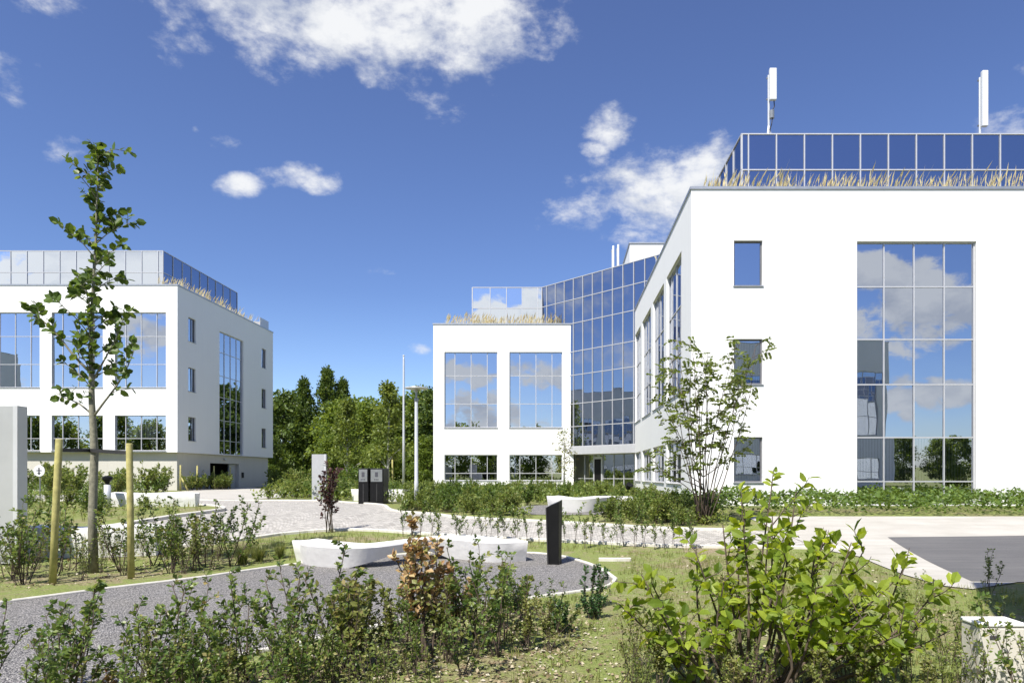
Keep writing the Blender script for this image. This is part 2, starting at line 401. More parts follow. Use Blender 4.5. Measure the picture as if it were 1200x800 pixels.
def paving_mat():
    m, t, b = mat('pale concrete paving'); p = pos(t); x, y, z = t.xyz(p)
    n = t.noise(p, 1.1, 5, .6); n2 = t.noise(p, 55, 3, .7)
    st = t.noise(t.comb(t.m('MULTIPLY', x, .35), t.m('MULTIPLY', y, 3.), 0.), 1., 4)
    f = t.m('ADD', t.m('MULTIPLY', n, .4), t.m('ADD', t.m('MULTIPLY', n2, .25), t.m('MULTIPLY', st, .35)))
    t.l.new(t.ramp(f, [(.3, c4(.31,.29,.25)), (.55, c4(.43,.41,.365)), (.75, c4(.52,.50,.455))]), b.inputs['Base Color'])
    b.inputs['Roughness'].default_value = .88; bump(t, b, n2, .4, .005)
    return m
M['paving'] = paving_mat()

# ------------------------------------------------------------------ terrain
def gz(y):
    t = min(1., max(0., (y-11)/11)); return .45*t*t*(3-2*t)
YS = [-2600, -400, -80, -20, 0] + [i*.5 for i in range(8, 50)] + [30, 40, 60, 90, 140, 300, 2600]
XS = [-2600, -300, -90, -40] + list(range(-30, 31, 5)) + [40, 90, 300, 2600]
g = MB()
for j in range(len(YS)-1):
    for i in range(len(XS)-1):
        a, b_, c_, d_ = XS[i], XS[i+1], YS[j], YS[j+1]
        g.quad((a, c_, gz(c_)), (b_, c_, gz(c_)), (b_, d_, gz(d_)), (a, d_, gz(d_)))
go = g.build('ground', M['ground']); go['kind'] = 'structure'
def clip(poly, y, keep_above):
    out = []
    for k in range(len(poly)):
        p, q = poly[k], poly[(k+1) % len(poly)]
        pi = (p[1] >= y) == keep_above or p[1] == y; qi = (q[1] >= y) == keep_above or q[1] == y
        if pi: out.append(p)
        if pi != qi:
            t = (y-p[1])/(q[1]-p[1]); out.append((p[0]+t*(q[0]-p[0]), y))
    return out
def sheet(name, poly, m, lift, kind='structure'):
    area = sum(p[0]*q[1]-q[0]*p[1] for p, q in zip(poly, poly[1:]+poly[:1]))
    if area < 0: poly = poly[::-1]
    b = MB()
    for j in range(len(YS)-1):
        c = clip(clip(poly, YS[j], True), YS[j+1], False)
        if len(c) >= 3:
            c2 = [c[0]]
            for q in c[1:]:
                if abs(q[0]-c2[-1][0]) + abs(q[1]-c2[-1][1]) > 1e-5: c2.append(q)
            if len(c2) >= 3: b.quad(*[(x, y, gz(y)+lift) for x, y in c2])
    o = b.build(name, m); o['kind'] = kind; return o
def dense(pts, closed=False, step=.35):
    """smooth polyline (Catmull-Rom), resampled"""
    P = [np.array(p, float) for p in pts]; out = []
    n = len(P); rngk = range(n if closed else n-1)
    for k in rngk:
        p0 = P[(k-1) % n] if closed or k > 0 else P[0]*2-P[1]
        p1 = P[k]; p2 = P[(k+1) % n]
        p3 = P[(k+2) % n] if closed or k+2 < n else P[-1]*2-P[-2]
        m_ = max(2, int(np.linalg.norm(p2-p1)/step))
        for i in range(m_):
            t = i/m_
            out.append(tuple(.5*((2*p1)+(-p0+p2)*t+(2*p0-5*p1+4*p2-p3)*t*t+(-p0+3*p1-3*p2+p3)*t**3)))
    if not closed: out.append(tuple(P[-1]))
    return out
def kerb(name, pts, wd, h, m, label, cat='kerb'):
    b = MB(); P = np.array(pts); T = np.gradient(P, axis=0); T /= np.linalg.norm(T, axis=1)[:, None]+1e-9
    Nn = np.stack([-T[:, 1], T[:, 0]], 1)*wd/2
    rows = []
    for p, n in zip(P, Nn):
        z = gz(p[1]); a = p+n; c = p-n
        rows.append([(a[0], a[1], z-.1), (a[0], a[1], z+h-.012), (p[0]+n[0]*.8, p[1]+n[1]*.8, z+h), (p[0]-n[0]*.8, p[1]-n[1]*.8, z+h), (c[0], c[1], z+h-.012), (c[0], c[1], z-.1)])
    for r0, r1 in zip(rows[:-1], rows[1:]):
        for k in range(5): b.quad(r0[k], r1[k], r1[k+1], r0[k+1])
    b.quad(*rows[0]); b.quad(*rows[-1][::-1])
    o = b.build(name, m); tag(o, label, cat); return o

gr_far = dense([(-8.6, 6.2), (-7.5, 7.3), (-6.72, 8.21), (-6.07, 9.25), (-5.4, 10.16), (-4.67, 11.5), (-3.63, 12.5), (-2.21, 13.15), (-.9, 13.15), (-.1, 12.85), (.33, 12.17), (.66, 11.27), (.83, 10.08)])
gr_near = dense([(.83, 10.08), (.72, 9.55), (.48, 9.19), (-.27, 8.61), (-.56, 8.38), (-1.45, 7.47), (-2.1, 6.6), (-2.63, 5.93), (-3.0, 5.49), (-3.5, 4.7), (-4.2, 3.6)])
sheet('gravel_path', gr_far + gr_near[1:], M['gravel'], .012)
kerb('path_edging', gr_far, .07, .035, M['kerb'], 'pale stone edging along the far side of the grey gravel path', 'edging')
kerb('path_edging', gr_near, .06, .03, M['kerb'], 'pale stone edging along the near side of the grey gravel path', 'edging')
rd_near = dense([(-40, 10.6), (-16, 11.2), (-11, 12.2), (-9.0, 13.0), (-7.18, 14.33), (-6.39, 15.6), (-5.41, 16.3), (-4.4, 16.25), (-3.44, 15.83), (-1.8, 15.18), (.07, 14.6), (1.62, 14.1), (2.51, 13.87), (4.21, 13.76), (5.9, 13.6)], step=.5)
rd_far = dense([(5.9, 16.2), (4.98, 16.25), (2.73, 16.54), (.26, 17.63), (-2.7, 18.81), (-3.62, 19.71), (-5.08, 20.86), (-6.36, 24.44), (-8.27, 26.67), (-10.25, 28.4), (-14.33, 28.9), (-17, 30.2), (-19.2, 32.2), (-26.5, 43)], step=.6)
sheet('cobbled_road', rd_near + rd_far + [(-29, 43), (-29, 30), (-40, 28)], M['cobble'], .008)
kerb('road_kerb', rd_near, .13, .06, M['kerb'], 'low kerb on the near side of the cobbled road')
kerb('road_kerb', rd_far[3:-8], .13, .06, M['kerb'], 'low kerb on the far side of the cobbled road')
isl = dense([(-30, 16.0), (-20, 15.4), (-14, 15.6), (-11.3, 16.3), (-10.79, 17.81), (-10.59, 18.95), (-10.28, 20.3), (-10.47, 21.3), (-11.72, 23.0), (-14, 24.6), (-20, 27), (-30, 28)], step=.5)
sheet('planted_island', isl, M['ground'], .05)
kerb('road_kerb', isl, .16, .10, M['kerb'], 'pale rounded kerb around the planted island on the left')
sheet('garage_drive', [(-26.7, 50.8), (-26.7, 59.2), (-13.4, 37), (-13.5, 30.2), (-17.2, 31.0), (-20.5, 34.5), (-24, 41.9)], M['paving'], .014)
sheet('pavement', [(5.2, 19.1), (40, 19.1), (40, 15.5), (10.52, 15.44), (7.31, 15.18), (5.95, 9.84), (6.58, 9.78), (5.57, 9.19), (5.32, 9.47), (5.32, 10.51), (5.56, 12.6), (5.2, 13.6)], M['paving'], .016)
sheet('asphalt', [(40, 15.44), (12.9, 15.46), (10.5, 15.40), (7.31, 15.18), (5.95, 9.84), (6.58, 9.76), (40, 9.6)], M['asphalt'], .020)
sheet('gravel_pad', dense([(-1.4, 20.1), (.9, 19.6), (2.2, 20.6), (1.8, 23.5), (.3, 24.6), (-1.2, 23.8)], True), M['gravel'], .012)
kerb('soil_edge_stone', [(.71, 12.17), (.98, 12.15), (1.28, 12.17)], .07, .06, M['kerb'], 'short pale edging stone lying in the soil right of the gravel', 'edging stone')

# ------------------------------------------------------------------ building parts
def facade(b, F, L0, L1, z0, z1, holes, depth=.22):
    xs = sorted({L0, L1} | {h[0] for h in holes} | {h[1] for h in holes})
    zs = sorted({z0, z1} | {h[2] for h in holes} | {h[3] for h in holes})
    for i in range(len(xs)-1):
        for j in range(len(zs)-1):
            cx, cz = (xs[i]+xs[i+1])/2, (zs[j]+zs[j+1])/2
            if any(h[0] < cx < h[1] and h[2] < cz < h[3] for h in holes): continue
            b.quad(F.p(xs[i], 0, zs[j]), F.p(xs[i+1], 0, zs[j]), F.p(xs[i+1], 0, zs[j+1]), F.p(xs[i], 0, zs[j+1]))
    for (a, c, e, f) in holes:
        b.quad(F.p(a,0,e), F.p(a,0,f), F.p(a,-depth,f), F.p(a,-depth,e))
        b.quad(F.p(c,0,f), F.p(c,0,e), F.p(c,-depth,e), F.p(c,-depth,f))
        b.quad(F.p(a,0,f), F.p(c,0,f), F.p(c,-depth,f), F.p(a,-depth,f))
        b.quad(F.p(c,0,e), F.p(a,0,e), F.p(a,-depth,e), F.p(c,-depth,e))
def window(root, F, h, us, zs, interior, pane='pane', blind=None, bars=.044, d=-.13, sill=True, tilt=.0035, dark=False):
    a, c, e, f = h
    b = MB(); fm = M['dark_frame'] if dark else M['frame']
    t = .05
    b.obox(F, a, a+t, d-.05, d+.03, e, f); b.obox(F, c-t, c, d-.05, d+.03, e, f)
    b.obox(F, a+t, c-t, d-.05, d+.027, e, e+t); b.obox(F, a+t, c-t, d-.05, d+.027, f-t, f)
    for u in us: b.obox(F, u-bars/2, u+bars/2, d-.045, d+.024, e+t, f-t)
    for z in zs: b.obox(F, a+t, c-t, d-.04, d+.020, z-bars/2, z+bars/2)
    wo_ = b.build('window', fm, root, at='world')
    p = MB(); U = [a]+list(us)+[c]; Z = [e]+list(zs)+[f]
    for i in range(len(U)-1):
        for j in range(len(Z)-1):
            w_, h_ = U[i+1]-U[i], Z[j+1]-Z[j]
            tu, tz = random.gauss(0, tilt)*w_/2, random.gauss(0, tilt)*h_/2
            g0 = d-.012
            p.quad(F.p(U[i], g0-tu-tz, Z[j]), F.p(U[i+1], g0+tu-tz, Z[j]), F.p(U[i+1], g0+tu+tz, Z[j+1]), F.p(U[i], g0-tu+tz, Z[j+1]))
    p.build('pane', M[pane], wo_)
    if sill:
        s = MB(); s.obox(F, a-.03, c+.03, d+.03, .045, e-.035, e-.003); s.build('sill', M['coping'], wo_)
    if blind:
        s = MB(); u0, u1, b0, b1, gap = blind
        u = u0
        while u < u1:
            an = random.uniform(.15, .5)
            ww = .085; s.quad(F.p(u, -.30, b0), F.p(u+ww, -.30-.05*an, b0), F.p(u+ww, -.30-.05*an, b1), F.p(u, -.30, b1)); u += gap
        s.build('blind', M['blind'], wo_)
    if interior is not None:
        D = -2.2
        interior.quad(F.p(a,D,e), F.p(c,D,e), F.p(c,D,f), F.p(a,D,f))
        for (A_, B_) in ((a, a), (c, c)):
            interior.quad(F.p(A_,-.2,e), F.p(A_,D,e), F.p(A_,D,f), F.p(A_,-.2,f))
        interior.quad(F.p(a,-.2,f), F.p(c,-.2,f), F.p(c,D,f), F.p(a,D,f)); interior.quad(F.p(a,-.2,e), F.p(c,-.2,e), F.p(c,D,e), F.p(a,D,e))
    return wo_
def grid_glass(root, F, us, zs, pane, name='curtain_wall', bar=.047, tilt=.0026, d=.0):
    b = MB()
    for u in us: b.obox(F, u-bar/2, u+bar/2, d-.03, d+.045, zs[0], zs[-1])
    for z in zs: b.obox(F, us[0]-bar/2, us[-1]+bar/2, d-.028, d+.038, z-bar/2, z+bar/2)
    o = b.build(name, M['frame'], root, at='world')
    p = MB()
    for i in range(len(us)-1):
        for j in range(len(zs)-1):
            w_, h_ = us[i+1]-us[i], zs[j+1]-zs[j]
            tu, tz = random.gauss(0, tilt)*w_/2, random.gauss(0, tilt)*h_/2
            p.quad(F.p(us[i], d-tu-tz, zs[j]), F.p(us[i+1], d+tu-tz, zs[j]), F.p(us[i+1], d+tu+tz, zs[j+1]), F.p(us[i], d-tu+tz, zs[j+1]))
    p.build('glazing', M[pane], o); return o
def steps(a, b, n): return [a+(b-a)*k/n for k in range(n+1)]
def win_us(a, c): return [a+(c-a)*.195, a+(c-a)*.5, a+(c-a)*.805]

# ---- office building on the right with its rear wing and angled glass front
E0 = 1.55
bR = thing('office_building', 'white office building with angled blue glass front and set-back glazed roof storey', 'office building', (4.71, 24.3, .45))
wall = MB(); inter = MB(); cop = MB()
XR = 46.0; ZR = 11.75; YB = 66.0
Ff = Fr(4.71, 24.3, 1, 0, 0, -1)                       # front: u = X - 4.71
bigw = (5.90, 10.15, .46, 9.85)
small = [(1.52, 2.54, z0, z1) for z0, z1 in ((8.27, 9.88), (4.77, 6.38), (1.28, 2.89))]
more = [(15.0, 19.25, .46, 9.85)] + [(x, x+1.02, z0, z1) for x in (22.0,) for _, _, z0, z1 in small]
facade(wall, Ff, 0, XR-4.71, .3, ZR, [bigw]+small+more)
bus = [5.90+4.25*k for k in (.238, .491, .745)]
bzs = [2.88, 4.77, 6.38, 8.26, 1.31]
wbig = window(bR, Ff, bigw, bus, sorted(bzs), inter, blind=(5.95, 10.1, 1.35, 2.84, .105), sill=False)
window(bR, Ff, small[0], [], [], inter, dark=True)
window(bR, Ff, small[1], [], [], inter, dark=True, blind=(1.57, 2.5, 4.8, 6.3, .10))
window(bR, Ff, small[2], [], [], inter, dark=True, blind=(1.57, 2.5, 1.3, 2.8, .10))
window(bR, Ff, more[0], [15+4.25*k for k in (.238, .491, .745)], sorted(bzs), inter, sill=False)
for h in more[1:]: window(bR, Ff, h, [], [], inter, dark=True)
Fl = Fr(4.71, 42.33, 0, -1, -1, 0)                     # left flank: u = 42.33 - Y
lw = []
for k in range(4):
    y0 = 26.25+k*4.37
    u0, u1 = 42.33-(y0+3.6), 42.33-y0
    lw += [(max(.15, u0), u1, 4.75, 10.15), (max(.15, u0), u1, 1.2, 2.9)]
facade(wall, Fl, 0, 42.33-24.3, .3, ZR, lw)
for h in lw:
    a, c, e, f = h
    window(bR, Fl, h, win_us(a, c), [6.4, 8.25] if f > 5 else [1.75], inter, sill=True)
Fc = Fr(-8.5, 46.2, 1, 0, 0, -1)                       # rear wing front: u = X + 8.5
cw = [(.75, 4.34, 4.73, 9.85), (5.15, 8.73, 4.73, 9.85), (.75, 4.34, 1.15, 2.9), (5.15, 8.73, 1.15, 2.9)]
facade(wall, Fc, 0, 9.5, .3, ZR, cw)
for h in cw:
    a, c, e, f = h
    window(bR, Fc, h, win_us(a, c), [6.35, 8.25] if f > 5 else [1.65], inter)
wall.quad((-8.5, YB, .3), (-8.5, 46.2, .3), (-8.5, 46.2, ZR), (-8.5, YB, ZR))
wall.quad((1.0, 46.2, .3), (1.0, 48.0, .3), (1.0, 48.0, ZR), (1.0, 46.2, ZR))
wall.quad((XR, 24.3, .3), (XR, YB, .3), (XR, YB, ZR), (XR, 24.3, ZR))
wall.quad((XR, YB, .3), (-8.5, YB, .3), (-8.5, YB, ZR), (XR, YB, ZR))
wall.build('wall', M['white'], bR, at='world')
rf = MB()                                              # two roof terraces just below the parapet
rf.quad((4.9, 24.5, ZR-.25), (XR-.2, 24.5, ZR-.25), (XR-.2, YB-.2, ZR-.25), (4.9, YB-.2, ZR-.25))
rf.quad((-8.3, 46.4, ZR-.27), (4.9, 46.4, ZR-.27), (4.9, YB-.2, ZR-.27), (-8.3, YB-.2, ZR-.27))
rfo = rf.build('roof', M['roof'], bR, at='world')
t_ = .34
cop.box(4.67, XR+.04, 24.26, 24.26+t_, ZR-.055, ZR+.04)
cop.box(4.67, 4.67+t_, 24.26+t_+.002, 42.5, ZR-.055, ZR+.04)
cop.box(-8.54, 1.02, 46.16, 46.16+t_, ZR-.055, ZR+.04)
cop.box(-8.54, -8.54+t_, 46.16+t_+.002, YB, ZR-.055, ZR+.04)
cop.box(XR-.3, XR+.04, 24.26+t_+.002, YB, ZR-.055, ZR+.04)
cop.build('coping', M['coping'], bR, at='world')
# angled glass front, 45 degrees, from (-1.2, 48.2) to (7.1, 39.9)
q2 = math.sqrt(.5)
Fg = Fr(-1.2, 48.2, q2, -q2, -q2, -q2)
gus = [0.0] + [(.363+.61*k)/q2 for k in range(13)]
gz_ = [3.45, 4.79, 6.32, 8.25, 9.83, 11.74, 13.35, 14.75]
grid_glass(bR, Fg, gus, gz_, 'pane_curtain', 'angled_curtain_wall')
can = MB(); can.obox(Fg, 2.2, 9.6, -1.2, .10, 2.91, 3.44)
can.build('canopy', M['frame'], bR, at='world', bevel=.01)
ent = grid_glass(bR, Fg, [2.4, 3.3, 4.15, 4.95, 5.9, 6.75, 7.6, 8.4], [.42, 1.3, 2.9], 'pane', 'entrance_screen', d=-.9)
inter.obox(Fg, 2.2, 9.4, -4.0, -3.0, .42, 2.9)
dr = MB()
dr.obox(Fg, 4.15, 4.25, -.9, -.80, .45, 2.75); dr.obox(Fg, 4.85, 4.95, -.9, -.80, .45, 2.75); dr.obox(Fg, 4.25, 4.85, -.9, -.80, 2.6, 2.75)
dro = dr.build('entrance_door', M['frame'], bR, at='world')
dp = MB(); dp.obox(Fg, 4.25, 4.85, -.88, -.82, .45, 2.6); dp.build('door_leaf', M['black'], dro)
# glazed roof storeys
Fp = Fr(7.1, 26.5, 1, 0, 0, -1)
pus = [0, .25] + [.25+1.085*k for k in range(1, 36)]
grid_glass(bR, Fp, pus, [11.5, 13.36, 14.75], 'pane_roof', 'roof_storey')
Fq = Fr(7.1, 39.9, 0, -1, -1, 0)
grid_glass(bR, Fq, steps(0, 13.4, 11), [11.5, 13.36, 14.75], 'pane_roof', 'roof_storey')
Fs = Fr(-6.1, 48.2, 1, 0, 0, -1)
grid_glass(bR, Fs, [0, 1.25, 2.4, 3.5, 4.6, 4.9], [11.5, 13.30, 14.75], 'pane_cloudlit', 'roof_storey')
Fs2 = Fr(-6.1, 64, 0, -1, -1, 0)
grid_glass(bR, Fs2, steps(0, 15.8, 13), [11.5, 13.30, 14.75], 'pane_roof', 'roof_storey')
cap = MB()
cap.hexa([(-6.05, 48.24, 14.72), (-1.18, 48.24, 14.72), (7.14, 39.92, 14.72), (7.14, 26.54, 14.72), (XR-2, 26.54, 14.72), (XR-2, 64, 14.72), (-6.05, 64, 14.72)],
         [(-6.05, 48.24, 14.80), (-1.18, 48.24, 14.80), (7.14, 39.92, 14.80), (7.14, 26.54, 14.80), (XR-2, 26.54, 14.80), (XR-2, 64, 14.80), (-6.05, 64, 14.80)])
cap.build('upper_roof', M['coping'], bR, at='world')
pl = MB(); pl.box(4.9, 13.5, 47.2, 55.5, 14.81, 17.5); plo = pl.build('plant_room', M['white'], bR, at='world')
pc = MB(); pc.box(4.84, 13.56, 47.14, 55.56, 17.5, 17.6); pc.build('coping', M['coping'], plo)
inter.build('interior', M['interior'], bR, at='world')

# ---- office building on the left, raised on a beige plinth
bL = thing('office_building', 'white office building on beige plinth beyond the sapling, narrow windows on its shaded side', 'office building', (-26.6, 47.6, .45))
wall = MB(); inter = MB(); cop = MB()
ZL = 14.78; XL = -58.0; YE = 63.5; ZB = 3.12
Ff = Fr(-26.6, 47.6, -1, 0, 0, -1)                     # u runs to the left
holes = []
for k in range(6):
    u0 = .80+4.4*k
    holes += [(u0, u0+3.57, 7.62, 12.86), (u0, u0+3.57, 3.22, 5.69)]
facade(wall, Ff, 0, 31.4, ZB, ZL, holes)
for h in holes:
    a, c, e, f = h
    window(bL, Ff, h, win_us(a, c), [9.25, 11.2] if f > 8 else [4.08], inter, blind=((a+.9, c-.8, 4.1, 5.6, .11) if f < 8 and random.random() < .5 else None))
Fs = Fr(-26.6, 47.6, 0, 1, 1, 0)                       # shaded flank: u = Y - 47.6
sw = [(1.4, 2.4, z, z+1.72) for z in (4.0, 7.55, 11.15)] + [(13.5, 14.4, z, z+1.72) for z in (4.0, 7.55, 11.15)]
bw = (5.9, 9.95, ZB+.05, 12.8)
facade(wall, Fs, 0, YE-47.6, ZB, ZL, sw+[bw])
for h in sw: window(bL, Fs, h, [(h[0]+h[1])/2+.1], [], inter, dark=True)
window(bL, Fs, bw, [5.9+4.05*k for k in (.25, .5, .75)], [4.25, 5.85, 7.65, 9.35, 11.2], inter, sill=False)
wall.quad((-26.6, YE, ZB), (XL, YE, ZB), (XL, YE, ZL), (-26.6, YE, ZL))
wall.quad((XL, YE, ZB), (XL, 47.6, ZB), (XL, 47.6, ZL), (XL, YE, ZL))
wall.quad((XL, 47.6, ZB), (-26.6, 47.6, ZB), (-26.6, YE, ZB), (XL, YE, ZB))
wall.build('wall', M['white'], bL, at='world')
pb = MB()
Fpl = Fr(-26.85, 48.0, 0, 1, 1, 0)
garage = (4.55, 9.3, .3, 2.45)
facade(pb, Fpl, 0, 15.0, .2, ZB, [garage], .4)
pb.quad((-58, 48.0, .2), (-26.85, 48.0, .2), (-26.85, 48.0, ZB), (-58, 48.0, ZB))
pb.quad((-26.85, 63.0, .2), (-58, 63.0, .2), (-58, 63.0, ZB), (-26.85, 63.0, ZB))
pb.build('plinth', M['beige'], bL, at='world')
gd = MB(); gd.obox(Fpl, 8.1, 9.28, -.35, -.25, .46, 2.43)
gdo = gd.build('garage_door', M['grey_panel'], bL, at='world')
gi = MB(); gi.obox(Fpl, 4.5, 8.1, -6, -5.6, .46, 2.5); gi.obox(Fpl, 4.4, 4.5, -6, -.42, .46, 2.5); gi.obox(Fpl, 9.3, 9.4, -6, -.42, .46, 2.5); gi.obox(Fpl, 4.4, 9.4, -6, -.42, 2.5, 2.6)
gi.build('garage_interior', M['dark'], bL, at='world')
wl = MB(); wl.obox(Fpl, 6.6, 6.9, 0, .16, 2.72, 2.86); wl.build('wall_lamp', M['frame'], bL, at='world')
ib = MB(); ib.obox(Fpl, 9.75, 10.0, 0, .1, 1.3, 1.75); ib.build('intercom_box', M['blackm'], bL, at='world')
rf = MB(); rf.quad((XL+.2, 47.8, ZL-.25), (-26.8, 47.8, ZL-.25), (-26.8, YE-.2, ZL-.25), (XL+.2, YE-.2, ZL-.25)); rf.build('roof', M['roof'], bL, at='world')
cop.box(XL, -26.56, 47.56, 47.9, ZL-.055, ZL+.04); cop.box(-26.9, -26.56, 47.902, YE+.04, ZL-.055, ZL+.04); cop.box(XL, -26.902, YE-.3, YE+.04, ZL-.055, ZL+.04)
cop.build('coping', M['coping'], bL, at='world')
Fp = Fr(-29.0, 50.0, -1, 0, 0, -1)
grid_glass(bL, Fp, [0, .35]+[.35+1.2*k for k in range(1, 23)], [14.5, 16.35, 17.92], 'pane_cloudlit', 'roof_storey')
Fq = Fr(-29.0, 50.0, 0, 1, 1, 0)
grid_glass(bL, Fq, steps(0, 11.5, 9), [14.5, 16.35, 17.92], 'pane_roof', 'roof_storey')
cap = MB(); cap.box(-56, -29.03, 50.03, 61.5, 17.90, 17.97); cap.build('upper_roof', M['coping'], bL, at='world')
pb2 = MB(); pb2.quad((-29.0, 61.5, 14.5), (-56, 61.5, 14.5), (-56, 61.5, 17.9), (-29, 61.5, 17.9)); pb2.build('rear_wall', M['white'], bL, at='world')
rl = MB(); rl.box(-27.0, -26.96, 61.6, 63.4, 14.8, 15.75); rl.box(-29, -27.0, 63.36, 63.4, 14.8, 15.75); rl.build('roof_screen', M['frame'], bL, at='world')
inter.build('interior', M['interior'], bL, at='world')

# ---- the neighbouring offices that the panes reflect
def plain_office(x0, x1, y0, y1, h, faces, label):
    r = thing('office_building', label, 'office building', (x0, y0, .2))
    wl_ = MB(); it = MB()
    for F, L in faces:
        hs = []
        k = 0
        while 1.0+k*4.4+3.6 < L:
            hs += [(1+k*4.4, 4.6+k*4.4, 5.0, 10.2), (1+k*4.4, 4.6+k*4.4, 1.3, 3.0)]; k += 1
        facade(wl_, F, 0, L, .0, h, hs)
        for q in hs: window(r, F, q, win_us(q[0], q[1]), [6.6, 8.4] if q[3] > 5 else [1.9], it)
    wl_.quad((x0, y0, h-.3), (x1, y0, h-.3), (x1, y1, h-.3), (x0, y1, h-.3))
    wl_.build('wall', M['white'], r, at='world'); it.build('interior', M['interior'], r, at='world')
    c = MB(); c.box(x0-.04, x1+.04, y0-.04, y1+.04, h, h+.06); c.build('coping', M['coping'], r, at='world')
plain_office(13.6, 28.5, -26, -9.5, 13.0, [(Fr(28.5, -9.5, -1, 0, 0, 1), 14.9), (Fr(13.6, -9.5, 0, -1, -1, 0), 16.5)],
             'white office building mirrored in the tall window of the right-hand block')
plain_office(-75, -58, 22, 47, 14.3, [(Fr(-58, 22, 0, 1, 1, 0), 25), (Fr(-75, 22, 1, 0, 0, -1), 17)],
             'white office building mirrored in the angled blue glass front')

# ---- antennas on the roofs
def antenna(x, y, z0, zb, zt, wd, label, second=None):
    r = thing('mobile_antenna', label, 'antenna', (x, y, z0), 'antennas on the roofs')
    b = MB(); b.lathe([(.05, 0), (.05, zt-z0-.2)], 0, 0, 10); b.build('mast', M['lampmetal'], r, smooth=False)
    b = MB(); b.box(-.02, -.02+wd*.85, -.24, -.06, zb-z0, zt-z0); b.build('panel', M['antenna'], r, bevel=.03)
    b = MB(); b.box(-.09, .10, -.02, .05, zb-z0+.1, zb-z0+.16); b.box(-.09, .10, -.02, .05, zt-z0-.35, zt-z0-.29); b.build('bracket', M['silver'], r)
    b = MB()
    for a in (0, 2.1, 4.2): b.tube([(0, 0, zb-z0-.9), (.45*math.cos(a), .45*math.sin(a), .02)], .022, 5)
    b.build('tripod', M['lampmetal'], r)
    if second:
        b = MB(); b.lathe([(.02, zb-z0-.75), (.11, zb-z0-.74), (.11, zb-z0-.4), (.02, zb-z0-.39)], .12, -.06, 10); b.build('amplifier', M['silver'], r)
        b = MB(); b.tube([(.2, -.1, zb-z0), (.22, -.1, zb-z0-.25), (.1, -.08, zb-z0-.42)], .022, 5); b.tube([(.14, -.08, zb-z0-.7), (.1, -.1, zb-z0-1.0), (.03, -.06, zb-z0-1.25)], .022, 5); b.build('cable', M['black'], r)
    return r
antenna(9.22, 30, 14.8, 17.90, 19.28, .36, 'short white panel antenna on a thin mast, left end of the tall glazed roof', True)
antenna(18.50, 30, 14.8, 16.75, 19.18, .30, 'long white panel antenna on the glazed roof near the right edge')
antenna(3.6, 46.0, 14.8, 15.3, 16.9, .16, 'shorter left one of the antenna pair beside the white plant room')
antenna(3.95, 46.2, 14.8, 15.3, 17.05, .16, 'taller right one of the antenna pair beside the white plant room')

# ------------------------------------------------------------------ foliage tools
T_BIG = (np.array([(0,0,0),(.5,0,-.03),(1,0,-.14),(.25,.25,.05),(.65,.29,.02),(.25,-.25,.05),(.65,-.29,.02)]), [(0,1,4,3),(1,2,4),(0,5,6,1),(1,6,2)])
T_SM = (np.array([(0,0,0),(.55,.32,.06),(1,0,-.03),(.55,-.32,.06)]), [(0,2,1),(0,3,2)])
T_NEEDLE = (np.array([(0,.05,0),(1,0,0),(0,-.05,0)]), [(0,2,1)])
T_ROUND = (np.array([(0,0,0),(.3,.40,.05),(.75,.36,.0),(1.05,0,-.12),(.75,-.36,.0),(.3,-.40,.05)]), [(0,3,2,1),(0,5,4,3)])
def unit(a): return a/(np.linalg.norm(a, axis=-1, keepdims=True)+1e-9)
def leaf_arrays(P, D, S, tmpl, roll=.7):
    P = np.asarray(P, float); D = unit(np.asarray(D, float)); n = len(P)
    S = np.broadcast_to(np.asarray(S, float), (n,))
    up = np.array([0, 0, 1.]) + rng.normal(0, .35, (n, 3))
    Y = unit(np.cross(up, D)); Z = np.cross(D, Y)
    a = rng.normal(0, roll, n)[:, None]
    Y2 = Y*np.cos(a)+Z*np.sin(a); Z2 = Z*np.cos(a)-Y*np.sin(a)
    tv, tf = tmpl; k = len(tv)
    V = P[:, None, :] + S[:, None, None]*(tv[None, :, 0:1]*D[:, None, :] + tv[None, :, 1:2]*Y2[:, None, :] + tv[None, :, 2:3]*Z2[:, None, :])
    F = [tuple(i*k+q for q in f) for i in range(n) for f in tf]
    return V.reshape(-1, 3), F
def path3(p, d, L, n=5, wob=.12, grav=.0):
    pts = [np.array(p, float)]; d = unit(np.array(d, float))
    for k in range(n):
        d = unit(d + rng.normal(0, wob, 3) + np.array([0, 0, grav])); pts.append(pts[-1]+d*L/n)
    return np.array(pts)
def along(pts, t):
    t = np.clip(t, 0, .9999)*(len(pts)-1); i = int(t); return pts[i]+(pts[i+1]-pts[i])*(t-i), unit(pts[i+1]-pts[i])
class Plant:
    def __init__(s): s.wood = MB(); s.P = []; s.D = []; s.S = []
    def leaf(s, p, d, sz): s.P.append(p); s.D.append(d); s.S.append(sz)
    def twig(s, pts, n, sz, t0=.25, out=.8):
        for k in range(n):
            t = t0+(1-t0)*(k+rng.random()*.6)/n
            p, d = along(pts, t)
            a = rng.normal(0, 1, 3); s.leaf(p, d*.5+unit(a-d*np.dot(a, d))*out+np.array([0, 0, -.05]), sz*rng.uniform(.65, 1.15))
    def foliage(s, tmpl, roll=.7):
        b = MB(); V, F = leaf_arrays(s.P, s.D, s.S, tmpl, roll); b.leaves(V, F); return b
